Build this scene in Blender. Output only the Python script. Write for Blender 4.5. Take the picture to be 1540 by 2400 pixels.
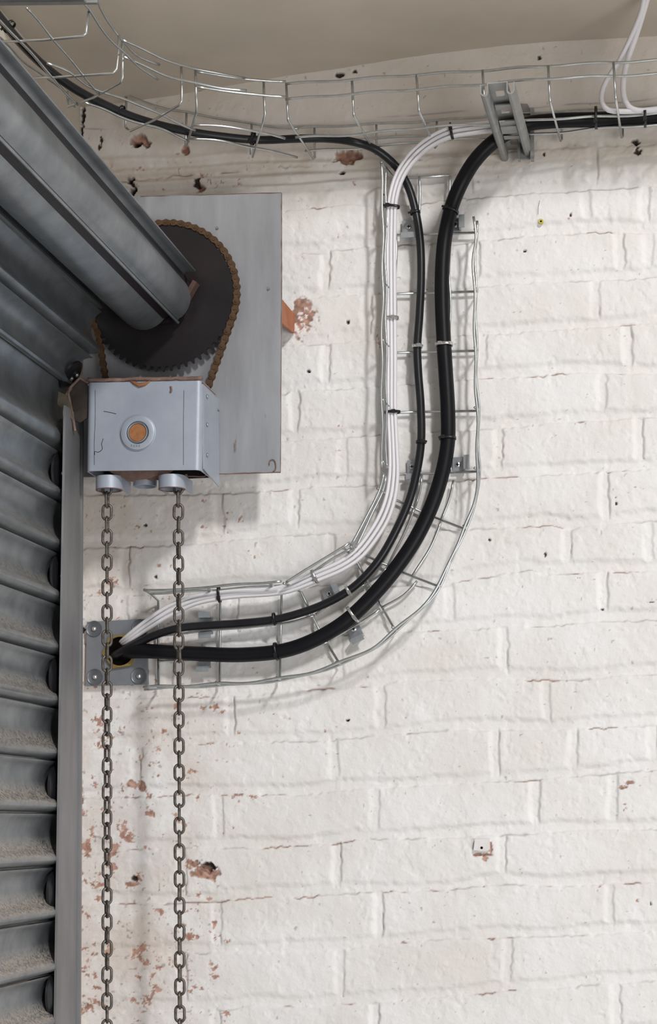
import bpy, math, random
import numpy as np
from mathutils import Vector, Matrix
random.seed(7)
SC = bpy.context.scene
COL = SC.collection
for o in list(bpy.data.objects): bpy.data.objects.remove(o)
pi = math.pi

# ------------------------------------------------------------------ camera
FPX, PPX, PPY, DIST, EYE = 4300.0, 770.0, 1486.0, 3.1, 1.6
def _cam():
    th, ph, ro = (math.radians(a) for a in (10.2, 6.0, -0.56))
    F = np.array([-math.sin(th)*math.cos(ph), math.cos(th)*math.cos(ph), math.sin(ph)])
    R0 = np.array([math.cos(th), math.sin(th), 0.0]); U0 = np.cross(R0, F)
    return F, R0*math.cos(ro)+U0*math.sin(ro), -R0*math.sin(ro)+U0*math.cos(ro)
CF, CR, CU = _cam()
CC = np.array([0.0, -DIST, EYE])
cam_d = bpy.data.cameras.new('camera'); cam = bpy.data.objects.new('camera', cam_d); COL.objects.link(cam)
cam_d.sensor_fit = 'VERTICAL'; cam_d.sensor_height = 36.0; cam_d.lens = FPX/2400*36
cam_d.shift_y = (PPY-1200)/2400; cam_d.clip_start = 0.05
m = Matrix.Identity(4)
for i in range(3):
    m[i][0] = CR[i]; m[i][1] = CU[i]; m[i][2] = -CF[i]; m[i][3] = CC[i]
cam.matrix_world = m
SC.camera = cam

# ------------------------------------------------------------------ light
vs = SC.view_settings
SC.display_settings.display_device = 'sRGB'
vs.view_transform = 'Standard'; vs.look = 'None'; vs.gamma = 1.0; vs.use_curve_mapping = False
vs.exposure = 0.0
w = bpy.data.worlds.new('world'); SC.world = w; w.use_nodes = True
nt = w.node_tree; nt.nodes.clear()
out = nt.nodes.new('ShaderNodeOutputWorld'); bg = nt.nodes.new('ShaderNodeBackground')
tc = nt.nodes.new('ShaderNodeTexCoord'); sep = nt.nodes.new('ShaderNodeSeparateXYZ')
rmp = nt.nodes.new('ShaderNodeValToRGB'); mp = nt.nodes.new('ShaderNodeMapRange')
mp.inputs['From Min'].default_value = -1; mp.inputs['From Max'].default_value = 1
nt.links.new(tc.outputs['Generated'], sep.inputs[0]); nt.links.new(sep.outputs['Z'], mp.inputs['Value'])
nt.links.new(mp.outputs[0], rmp.inputs[0]); nt.links.new(rmp.outputs[0], bg.inputs[0]); nt.links.new(bg.outputs[0], out.inputs[0])
e = rmp.color_ramp.elements
e[0].position = 0.40; e[0].color = (0.34, 0.29, 0.24, 1)
e[1].position = 0.75; e[1].color = (0.60, 0.58, 0.56, 1)
n = rmp.color_ramp.elements.new(0.52); n.color = (0.74, 0.66, 0.58, 1)
bg.inputs[1].default_value = 0.36

def area(name, loc, target, size, power, color, size_y=None):
    l = bpy.data.lights.new(name, 'AREA'); o = bpy.data.objects.new(name, l); COL.objects.link(o)
    l.energy = power; l.color = color; l.size = size
    if size_y: l.shape = 'RECTANGLE'; l.size_y = size_y
    o.location = loc
    o.rotation_euler = (Vector(target)-Vector(loc)).to_track_quat('-Z', 'Y').to_euler()
    return o
area('high_lamp', (2.3, -4.9, 5.3), (-0.4, 0, 1.9), 0.42, 232, (1.0, 0.985, 0.97), 0.8)
area('low_right_fill', (2.2, -3.7, 0.85), (-0.3, 0, 1.5), 2.2, 78, (0.97, 0.985, 1.0), 1.7)  # unseen broad fill lamp, added to lift the wall tones; no known window

# ------------------------------------------------------------------ pixel to place
def ray(x, y): return CF + CR*((x-PPX)/FPX) - CU*((y-PPY)/FPX)
def PY(x, y, Y):
    r = ray(x, y); return CC + r*((Y+DIST)/r[1])
def PZ(x, y, Z):
    r = ray(x, y); return CC + r*((Z-EYE)/r[2])
def PX(x, y, X):
    r = ray(x, y); return CC + r*(X/r[0])
def proj(p):
    d = np.asarray(p)-CC; z = d@CF
    return PPX+FPX*(d@CR)/z, PPY-FPX*(d@CU)/z
S = 0.00076      # metres per pixel at the wall

# ------------------------------------------------------------------ materials
def mat(name, base, rough=0.5, metal=0.0, var=0.0, vscale=20, col2=None, bump=0.0, bscale=80, stretch=None, mix2=None, c3=None, spec=None, coat=0):
    m = bpy.data.materials.new(name); m.use_nodes = True
    t = m.node_tree; b = t.nodes['Principled BSDF']
    b.inputs['Roughness'].default_value = rough; b.inputs['Metallic'].default_value = metal
    if spec is not None: b.inputs['Specular IOR Level'].default_value = spec
    if coat: b.inputs['Coat Weight'].default_value = coat
    b.inputs['Base Color'].default_value = (*base, 1)
    tcn = t.nodes.new('ShaderNodeTexCoord'); mpg = t.nodes.new('ShaderNodeMapping')
    t.links.new(tcn.outputs['Object'], mpg.inputs[0])
    if stretch: mpg.inputs['Scale'].default_value = stretch
    if col2 is not None:
        nz = t.nodes.new('ShaderNodeTexNoise'); nz.inputs['Scale'].default_value = vscale; nz.inputs['Detail'].default_value = 5; nz.inputs['Roughness'].default_value = 0.6
        t.links.new(mpg.outputs[0], nz.inputs[0])
        rp = t.nodes.new('ShaderNodeValToRGB'); rp.color_ramp.elements[0].position = 0.5-var; rp.color_ramp.elements[1].position = 0.5+var
        rp.color_ramp.elements[0].color = (*base, 1); rp.color_ramp.elements[1].color = (*col2, 1)
        t.links.new(nz.outputs[0], rp.inputs[0])
        last = rp.outputs[0]
        if c3 is not None:   # a third colour in sparse patches
            nz2 = t.nodes.new('ShaderNodeTexNoise'); nz2.inputs['Scale'].default_value = mix2[0]; nz2.inputs['Detail'].default_value = 7; nz2.inputs['Roughness'].default_value = 0.7
            t.links.new(mpg.outputs[0], nz2.inputs[0])
            r2 = t.nodes.new('ShaderNodeMapRange'); r2.inputs['From Min'].default_value = mix2[1]; r2.inputs['From Max'].default_value = mix2[1]+0.06
            t.links.new(nz2.outputs[0], r2.inputs['Value'])
            mx = t.nodes.new('ShaderNodeMix'); mx.data_type = 'RGBA'
            t.links.new(r2.outputs[0], mx.inputs['Factor']); t.links.new(last, mx.inputs['A']); mx.inputs['B'].default_value = (*c3, 1)
            last = mx.outputs['Result']
        t.links.new(last, b.inputs['Base Color'])
    if bump:
        nb = t.nodes.new('ShaderNodeTexNoise'); nb.inputs['Scale'].default_value = bscale; nb.inputs['Detail'].default_value = 4
        t.links.new(mpg.outputs[0], nb.inputs[0])
        bp = t.nodes.new('ShaderNodeBump'); bp.inputs['Strength'].default_value = bump; bp.inputs['Distance'].default_value = 0.002
        t.links.new(nb.outputs[0], bp.inputs['Height']); t.links.new(bp.outputs[0], b.inputs['Normal'])
    return m
M = {}
M['zinc_wire'] = mat('zinc_wire', (0.50, 0.53, 0.53), 0.28, 0.9, 0.2, 60, (0.66, 0.68, 0.68))
M['galv'] = mat('galvanised_sheet', (0.20, 0.225, 0.245), 0.36, 0.78, 0.25, 22, (0.35, 0.375, 0.395), 0.15, 60, None, (9, 0.70), (0.42, 0.37, 0.28))
def dusty(m):
    t = m.node_tree; b = t.nodes['Principled BSDF']
    geo = t.nodes.new('ShaderNodeNewGeometry'); sp = t.nodes.new('ShaderNodeSeparateXYZ'); t.links.new(geo.outputs['Normal'], sp.inputs[0])
    r = t.nodes.new('ShaderNodeMapRange'); r.inputs['From Min'].default_value = .12; r.inputs['From Max'].default_value = .6; t.links.new(sp.outputs['Z'], r.inputs['Value'])
    nz = t.nodes.new('ShaderNodeTexNoise'); nz.inputs['Scale'].default_value = 240; nz.inputs['Detail'].default_value = 3; t.links.new(geo.outputs['Position'], nz.inputs[0])
    r2 = t.nodes.new('ShaderNodeMapRange'); r2.inputs['From Min'].default_value = .36; r2.inputs['From Max'].default_value = .58; t.links.new(nz.outputs[0], r2.inputs['Value'])
    sp2 = t.nodes.new('ShaderNodeSeparateXYZ'); t.links.new(geo.outputs['Position'], sp2.inputs[0])
    r3 = t.nodes.new('ShaderNodeMapRange'); r3.inputs['From Min'].default_value = 2.4; r3.inputs['From Max'].default_value = 1.7; r3.inputs['To Min'].default_value = .10; r3.inputs['To Max'].default_value = .8; t.links.new(sp2.outputs['Z'], r3.inputs['Value'])
    m1 = t.nodes.new('ShaderNodeMath'); m1.operation = 'MULTIPLY'; m2 = t.nodes.new('ShaderNodeMath'); m2.operation = 'MULTIPLY'
    t.links.new(r.outputs[0], m1.inputs[0]); t.links.new(r2.outputs[0], m1.inputs[1]); t.links.new(m1.outputs[0], m2.inputs[0]); t.links.new(r3.outputs[0], m2.inputs[1])
    old = b.inputs['Base Color'].links[0].from_socket
    x = t.nodes.new('ShaderNodeMix'); x.data_type = 'RGBA'; t.links.new(old, x.inputs['A']); x.inputs['B'].default_value = (.44, .36, .28, 1); t.links.new(m2.outputs[0], x.inputs['Factor'])
    t.links.new(x.outputs['Result'], b.inputs['Base Color'])
    mt_ = t.nodes.new('ShaderNodeMapRange'); mt_.inputs['To Min'].default_value = b.inputs['Metallic'].default_value; mt_.inputs['To Max'].default_value = 0.0; t.links.new(m2.outputs[0], mt_.inputs['Value']); t.links.new(mt_.outputs[0], b.inputs['Metallic'])
dusty(M['galv'])
M['rail'] = mat('rail_steel', (0.20, 0.20, 0.205), 0.5, 0.6, 0.25, 14, (0.33, 0.33, 0.34), 0.1, 90, (1, 1, 0.25), (25, 0.68), (0.22, 0.14, 0.10))
M['strut'] = mat('strut_steel', (0.27, 0.275, 0.27), 0.55, 0.5, 0.2, 40, (0.36, 0.36, 0.35))
M['clip'] = mat('clip_steel', (0.36, 0.39, 0.42), 0.38, 0.75, 0.2, 60, (0.48, 0.51, 0.54))
M['cleat'] = mat('steel_screw', (0.7, 0.71, 0.72), 0.3, 0.9)
M['plate'] = mat('grey_painted_plate', (0.235, 0.24, 0.255), 0.5, 0.25, 0.2, 11, (0.385, 0.395, 0.42), 0.25, 60, (1, 1, 0.18), (30, 0.68), (0.15, 0.12, 0.10))
M['box'] = mat('grey_painted_box', (0.33, 0.365, 0.43), 0.45, 0.3, 0.25, 12, (0.44, 0.48, 0.55), 0.15, 90, None, (45, 0.74), (0.17, 0.12, 0.10))
M['gland'] = mat('gland_plate_grey', (0.20, 0.215, 0.24), 0.5, 0.3, 0.2, 30, (0.25, 0.265, 0.29))
M['washer'] = mat('washer_grey', (0.13, 0.145, 0.165), 0.4, 0.5, 0.2, 50, (0.19, 0.20, 0.22))
M['rust'] = mat('rust', (0.20, 0.085, 0.04), 0.85, 0.0, 0.2, 60, (0.33, 0.15, 0.07), 0.4, 200)
M['edge_rust'] = mat('edge_rust', (0.13, 0.085, 0.07), 0.8, 0.0, 0.2, 60, (0.24, 0.15, 0.12), 0.4, 200)
M['rust_dark'] = mat('dark_rust', (0.05, 0.028, 0.022), 0.8, 0, .2, 60, (0.12, 0.055, 0.04), .4, 200)
M['red_iron'] = mat('red_iron', (0.30, 0.10, 0.05), 0.7, 0.0, 0.15, 25, (0.45, 0.17, 0.08), 0.3, 120, (1, 1, 0.3), (30, 0.62), (0.12, 0.08, 0.07))
M['chain_rust'] = mat('rusty_roller_chain', (0.045, 0.024, 0.011), 0.7, 0.15, 0.2, 90, (0.11, 0.055, 0.022), 0.4, 300)
M['sprocket'] = mat('dark_sprocket', (0.007, 0.007, 0.010), 0.42, 0.0, 0.25, 14, (0.020, 0.014, 0.014), 0.1, 90, spec=.35)
M['nylon'] = mat('black_nylon', (0.010, 0.010, 0.012), 0.36)
M['rubber'] = mat('black_cable_sheath', (0.004, 0.004, 0.006), 0.42, 0, 0.2, 30, (0.006, 0.006, 0.008), 0.05, 90, spec=.2)
M['rubber2'] = mat('thin_cable_sheath', (0.008, 0.008, 0.010), 0.34, 0, 0.2, 30, (0.014, 0.014, 0.017), 0.05, 90, spec=.35)
M['pvc'] = mat('white_cable_sheath', (0.74, 0.725, 0.75), 0.4)
M['tie'] = mat('black_tie', (0.008, 0.008, 0.009), 0.35)
M['link'] = mat('tarnished_link', (0.055, 0.043, 0.034), 0.40, 0.7, 0.2, 120, (0.20, 0.18, 0.16), 0.2, 300)
M['brass'] = mat('brass_gland', (0.35, 0.24, 0.07), 0.45, 0.7, 0.2, 80, (0.48, 0.34, 0.12))
M['dark'] = mat('dark_hole_shade', (0.004, 0.0035, 0.003), 0.95, spec=.05)
M['copperish'] = mat('rusty_hub', (0.26, 0.10, 0.035), 0.75, 0.0, 0.2, 120, (0.38, 0.16, 0.06), 0.2, 300)
M['steel_tie'] = mat('stainless_tie', (0.72, 0.72, 0.71), 0.22, 0.95)
M['paint_bit'] = mat('white_painted_plug', (0.78, 0.76, 0.75), 0.6, 0, 0.2, 60, (0.70, 0.67, 0.65), 0.3, 150)
M['yellow'] = mat('yellow_plug', (0.50, 0.44, 0.08), 0.6)

# ------------------------------------------------------------------ mesh helpers
LOC = {}
def new_mesh(name, V, F, mt, parent=None, smooth=False, loc=None):
    V = np.asarray(V, dtype=float)
    c = np.array([V[:, 0].mean(), V[:, 1].mean(), V[:, 2].min()]) if loc is None else np.asarray(loc, dtype=float)
    me = bpy.data.meshes.new(name)
    me.from_pydata([tuple(v) for v in (V-c)], [], [tuple(f) for f in F]); me.update()
    if smooth:
        me.polygons.foreach_set('use_smooth', [True]*len(me.polygons))
    o = bpy.data.objects.new(name, me); COL.objects.link(o)
    me.materials.append(mt)
    if smooth == 'auto':
        try: me.set_sharp_from_angle(angle=math.radians(38))
        except Exception: pass
    if parent is not None:
        o.parent = parent; o.location = Vector(c-LOC[parent.name])
    else: o.location = Vector(c)
    LOC[o.name] = c
    return o
def tag(o, label, cat, group=None, kind=None):
    o['label'] = label; o['category'] = cat
    if group: o['group'] = group
    if kind: o['kind'] = kind
    return o
def thing(name, loc, label, cat, group=None):
    o = bpy.data.objects.new(name, None); COL.objects.link(o); o.empty_display_size = 0.02
    o.location = Vector(loc); LOC[o.name] = np.asarray(loc, dtype=float)
    return tag(o, label, cat, group)
class MB:
    def __init__(s): s.V = []; s.F = []
    def add(s, V, F):
        b = len(s.V); s.V += [tuple(v) for v in V]; s.F += [tuple(i+b for i in f) for f in F]; return s
    def box(s, x0, x1, y0, y1, z0, z1):
        V = [(x, y, z) for x in (x0, x1) for y in (y0, y1) for z in (z0, z1)]
        return s.add(V, [(0, 1, 3, 2), (4, 6, 7, 5), (0, 4, 5, 1), (2, 3, 7, 6), (0, 2, 6, 4), (1, 5, 7, 3)])
    def obox(s, c, ax, ay, az, hx, hy, hz):   # oriented box, centre, 3 unit axes, half sizes
        c = np.asarray(c); V = [c+ax*hx*i+ay*hy*j+az*hz*k for i in (-1, 1) for j in (-1, 1) for k in (-1, 1)]
        return s.add(V, [(0, 1, 3, 2), (4, 6, 7, 5), (0, 4, 5, 1), (2, 3, 7, 6), (0, 2, 6, 4), (1, 5, 7, 3)])
    def tube(s, pts, r, n=10, caps=True, r2=None, up=None):
        V, F = sweep(pts, r, n, caps, r2, up); return s.add(V, F)
    def prism(s, poly, Y0, Y1):               # poly of (x, z); extruded along Y
        n = len(poly); V = [(p[0], Y0, p[1]) for p in poly]+[(p[0], Y1, p[1]) for p in poly]
        F = [tuple(range(n-1, -1, -1)), tuple(range(n, 2*n))]+[(i, (i+1) % n, n+(i+1) % n, n+i) for i in range(n)]
        return s.add(V, F)
    def cyl(s, c, axis, r, h0, h1, n=32, r2=None):
        c = np.asarray(c, float); a = np.asarray(axis, float); a = a/np.linalg.norm(a)
        t = np.array([0, 0, 1.]) if abs(a[2]) < .9 else np.array([1., 0, 0]); u = np.cross(a, t); u /= np.linalg.norm(u); v = np.cross(a, u)
        r2 = r if r2 is None else r2
        V = [c+a*h0+(u*math.cos(2*pi*i/n)+v*math.sin(2*pi*i/n))*r for i in range(n)]+[c+a*h1+(u*math.cos(2*pi*i/n)+v*math.sin(2*pi*i/n))*r2 for i in range(n)]
        return s.add(V, [tuple(range(n-1, -1, -1)), tuple(range(n, 2*n))]+[(i, (i+1) % n, n+(i+1) % n, n+i) for i in range(n)])
    def lathe(s, c, axis, prof, n=40, closed=True):   # prof of (radius, height)
        c = np.asarray(c, float); a = np.asarray(axis, float); a = a/np.linalg.norm(a)
        t = np.array([0, 0, 1.]) if abs(a[2]) < .9 else np.array([1., 0, 0]); u = np.cross(a, t); u /= np.linalg.norm(u); v = np.cross(a, u)
        V = []; F = []; k = len(prof)
        for i in range(n):
            d = u*math.cos(2*pi*i/n)+v*math.sin(2*pi*i/n)
            V += [c+a*h+d*r for r, h in prof]
        for i in range(n):
            for j in range(k if closed else k-1):
                j2 = (j+1) % k; i2 = (i+1) % n
                F.append((i*k+j, i*k+j2, i2*k+j2, i2*k+j))
        return s.add(V, F)
    def build(s, name, mt, parent=None, smooth=False, loc=None): return new_mesh(name, s.V, s.F, mt, parent, smooth, loc)
def sweep(pts, r, n=10, caps=True, r2=None, up=None):
    P = np.asarray(pts, float); N = len(P)
    T = np.zeros_like(P); T[1:-1] = P[2:]-P[:-2]; T[0] = P[1]-P[0]; T[-1] = P[-1]-P[-2]
    T /= np.linalg.norm(T, axis=1)[:, None]+1e-12
    if up is None:
        up0 = np.array([0, -1., 0]) if abs(T[0][1]) < .8 else np.array([0, 0, 1.])
    else: up0 = np.asarray(up, float)
    u = up0-T[0]*(up0@T[0]); u /= np.linalg.norm(u)
    V = []; rr = np.full(N, r) if np.isscalar(r) else np.asarray(r); rs = rr if r2 is None else (np.full(N, r2) if np.isscalar(r2) else np.asarray(r2))
    for i in range(N):
        if up is not None: u = up0-T[i]*(up0@T[i])
        else: u = u-T[i]*(u@T[i])
        u = u/np.linalg.norm(u); v = np.cross(T[i], u)
        for k in range(n):
            a = 2*pi*(k+.5)/n
            V.append(P[i]+v*math.cos(a)*rr[i]+u*math.sin(a)*rs[i])
    F = [(i*n+k, i*n+(k+1) % n, (i+1)*n+(k+1) % n, (i+1)*n+k) for i in range(N-1) for k in range(n)]
    if caps: F += [tuple(range(n-1, -1, -1)), tuple((N-1)*n+k for k in range(n))]
    return V, F
def spline(pts, step=0.008):
    P = np.asarray(pts, float)
    P = np.vstack([2*P[0]-P[1], P, 2*P[-1]-P[-2]]); o = []
    for i in range(1, len(P)-2):
        p0, p1, p2, p3 = P[i-1:i+3]
        t0 = 0; t1 = t0+max(np.linalg.norm(p1-p0), 1e-6)**.5; t2 = t1+max(np.linalg.norm(p2-p1), 1e-6)**.5; t3 = t2+max(np.linalg.norm(p3-p2), 1e-6)**.5
        n = max(2, int(np.linalg.norm(p2-p1)/step))
        for k in range(n):
            t = t1+(t2-t1)*k/n
            A1 = p0*(t1-t)/(t1-t0)+p1*(t-t0)/(t1-t0); A2 = p1*(t2-t)/(t2-t1)+p2*(t-t1)/(t2-t1); A3 = p2*(t3-t)/(t3-t2)+p3*(t-t2)/(t3-t2)
            B1 = A1*(t2-t)/(t2-t0)+A2*(t-t0)/(t2-t0); B2 = A2*(t3-t)/(t3-t1)+A3*(t-t1)/(t3-t1)
            o.append(B1*(t2-t)/(t2-t1)+B2*(t-t1)/(t2-t1))
    o.append(P[-2]); return np.array(o)

# ------------------------------------------------------------------ noise on arrays
def vnoise(x, y, sc, seed):
    rng = np.random.RandomState(seed); G = rng.rand(256, 256)
    x = x/sc+100.3; y = y/sc+57.7
    xi = np.floor(x).astype(int); yi = np.floor(y).astype(int); fx = x-xi; fy = y-yi
    fx = fx*fx*(3-2*fx); fy = fy*fy*(3-2*fy)
    g = lambda a, b: G[a % 256, b % 256]
    return (g(xi, yi)*(1-fx)+g(xi+1, yi)*fx)*(1-fy)+(g(xi, yi+1)*(1-fx)+g(xi+1, yi+1)*fx)*fy
def fbm(x, y, sc, seed, octs=4, gain=.5):
    s = 0; a = 1; t = 0
    for o in range(octs): s = s+a*vnoise(x, y, sc/2**o, seed+o*17); t += a; a *= gain
    return s/t
def sst(a, b, x):
    t = np.clip((x-a)/(b-a), 0, 1); return t*t*(3-2*t)

# ================================================================== SETTING: brick wall
BEDS = [
 [(180, 432), (400, 412), (660, 392), (870, 386), (1050, 367), (1250, 352), (1540, 340)],
 [(180, 515), (660, 495), (740, 488), (830, 478), (880, 486), (1078, 466), (1290, 450), (1540, 437)],
 [(180, 620), (660, 595), (760, 593), (785, 587), (850, 578), (930, 573), (1060, 570), (1240, 553), (1350, 545), (1540, 546)],
 [(180, 730), (680, 702), (790, 692), (940, 683), (1120, 672), (1290, 660), (1420, 657), (1540, 650)],
 [(180, 830), (660, 810), (770, 808), (785, 803), (940, 793), (1120, 785), (1290, 773), (1500, 761), (1540, 757)],
 [(180, 940), (660, 922), (720, 911), (780, 912), (890, 904), (1050, 893), (1120, 886), (1270, 880), (1340, 874), (1540, 876)],
 [(180, 1055), (660, 1035), (760, 1028), (820, 1023), (930, 1013), (1120, 1007), (1160, 1006), (1175, 1003), (1290, 992), (1390, 985), (1540, 978)],
 [(180, 1160), (430, 1158), (560, 1156), (640, 1150), (735, 1139), (860, 1139), (1040, 1130), (1165, 1120), (1290, 1113), (1440, 1105), (1540, 1100)],
 [(180, 1286), (440, 1276), (500, 1270), (600, 1261), (730, 1252), (860, 1250), (1120, 1240), (1290, 1232), (1335, 1241), (1380, 1233), (1540, 1220)],
 [(180, 1396), (300, 1394), (560, 1380), (820, 1370), (1040, 1376), (1075, 1362), (1110, 1355), (1150, 1350), (1250, 1335), (1268, 1348), (1370, 1343), (1540, 1338)],
 [(180, 1510), (380, 1505), (680, 1500), (860, 1482), (1040, 1477), (1110, 1473), (1185, 1470), (1300, 1468), (1390, 1457), (1540, 1452)],
 [(180, 1642), (350, 1634), (560, 1632), (600, 1627), (690, 1621), (770, 1614), (880, 1610), (940, 1597), (1100, 1592), (1250, 1592), (1350, 1595), (1440, 1585), (1540, 1580)],
 [(180, 1757), (440, 1745), (540, 1740), (780, 1737), (795, 1733), (900, 1724), (1040, 1713), (1165, 1711), (1300, 1711), (1480, 1703), (1540, 1700)],
 [(180, 1877), (240, 1868), (290, 1868), (440, 1862), (510, 1864), (600, 1862), (700, 1863), (790, 1852), (890, 1849), (1025, 1839), (1207, 1829), (1349, 1819), (1540, 1805)],
 [(180, 2004), (260, 1998), (300, 1990), (430, 1988), (540, 1987), (620, 1987), (780, 1977), (830, 1969), (900, 1968), (1100, 1961), (1215, 1956), (1300, 1950), (1440, 1943), (1540, 1944)],
 [(180, 2123), (240, 2115), (310, 2120), (400, 2120), (540, 2110), (615, 2104), (700, 2105), (810, 2095), (900, 2089), (1040, 2088), (1100, 2081), (1160, 2075), (1310, 2077), (1420, 2071), (1540, 2068)],
 [(180, 2250), (270, 2240), (540, 2232), (710, 2230), (800, 2226), (900, 2211), (1000, 2204), (1200, 2198), (1350, 2193), (1540, 2185)],
 [(180, 2377), (260, 2371), (450, 2370), (540, 2367), (610, 2357), (690, 2360), (800, 2352), (890, 2352), (900, 2351), (1054, 2335), (1150, 2328), (1200, 2322), (1399, 2309), (1540, 2299)],
]
for k in range(1, 19): BEDS.append([(x, y+122*k) for x, y in BEDS[17]])
PERP = {0: [880, 1395, 1100], 1: [873, 1385, 1524, 240], 2: [770, 1458, 1524, 1120], 3: [1405, 872, 300], 4: [772, 1136, 1475], 5: [695, 1422], 6: [812, 1172, 1504, 300],
        7: [520, 1068, 1430, 700], 8: [782, 1335, 1525, 300], 9: [1060, 1426, 560, 300], 10: [1192, 800, 400], 11: [545, 902, 1293], 12: [795, 1167, 1348, 1535, 330],
        13: [520, 889, 1267, 1448], 14: [800, 1182, 430], 15: [514, 897, 1441], 16: [806, 1196, 430], 17: [885, 1455, 520]}
HOLES = [ # x, y, rx, ry, depth m, kind (1 brick red, 2 dark), ragged
 (325, 333, 24, 15, .012, 1, .5), (322, 337, 10, 8, .02, 2, .3), (435, 352, 9, 11, .006, 1, .4), (812, 368, 34, 15, .010, 1, .6), (803, 404, 7, 5, .012, 2, .4),
 (471, 440, 10, 10, .006, 1, .4), (462, 428, 8, 12, .005, 2, .6), (305, 425, 9, 12, .010, 2, .5), (312, 448, 6, 12, .012, 2, .5), (1490, 333, 7, 6, .010, 2, .8), (1494, 353, 7, 8, .004, 2, .9),
 (486, 2028, 16, 12, .014, 2, .6), (480, 2048, 24, 16, .004, 1, .7), (455, 2025, 8, 8, .004, 1, .7), (1132, 2003, 18, 5, .004, 1, .5), (1136, 2012, 6, 8, .003, 1, .5), (1150, 1988, 4, 13, .004, 1, .4),
 (708, 745, 24, 36, .0012, 1, 1.0), (700, 765, 18, 14, .0012, 1, .8), (1338, 504, 3, 4, .005, 2, .3), (1230, 588, 4, 3, .006, 2, .3), (815, 1689, 4, 3, .008, 2, .3), (816, 755, 4, 4, .005, 2, .4),
 (314, 2060, 9, 7, .006, 2, .5), (308, 2072, 14, 5, .002, 1, .6), (1443, 1166, 2.5, 3, .003, 2, .4), (1445, 1180, 3, 4, .002, 2, .5), (723, 871, 4, 4, .005, 2, .4), (1264, 137, 5, 5, .004, 2, .6),
 (1220, 268, 4, 4, .004, 2, .5), (798, 177, 14, 5, .005, 2, .6), (833, 170, 5, 4, .004, 2, .5), (1525, 2118, 3, 5, .002, 2, .6), (1525, 1411, 6, 2, .002, 2, .6), (1476, 1834, 8, 5, .002, 1, .6), (1461, 1845, 10, 4, .001, 1, .6),
 (196, 1475, 5, 10, .004, 2, .6), (185, 1870, 10, 40, .001, 1, 1.0), (215, 2245, 14, 8, .001, 1, .9), (320, 1840, 20, 12, .002, 1, .9), (197, 275, 4, 22, .008, 2, .8), (193, 310, 3, 16, .008, 2, .8), (238, 332, 3, 12, .003, 2, .8), (233, 345, 4, 6, .003, 2, .8), (1278, 1300, 3, 6, .002, 2, .5),
 (440, 320, 8, 6, .003, 2, .6), (470, 208, 10, 6, .004, 2, .6), (900, 455, 4, 3, .002, 2, .4), (1412, 1428, 4, 2, .003, 2, .3), (1275, 362, 4, 4, .004, 2, .3), (1147, 1265, 4, 4, .003, 2, .4), (365, 1352, 4, 5, .003, 2, .4), (340, 1230, 4, 4, .003, 2, .4)]
XL = PY(190, 255, 0)[0]           # plane of the wall above the shutter
CEIL = [(190, 255), (253, 248), (344, 235), (400, 227), (497, 209), (600, 193), (670, 180), (790, 163), (887, 147), (1027, 128), (1190, 107), (1300, 98), (1357, 96), (1540, 87)]
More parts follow.
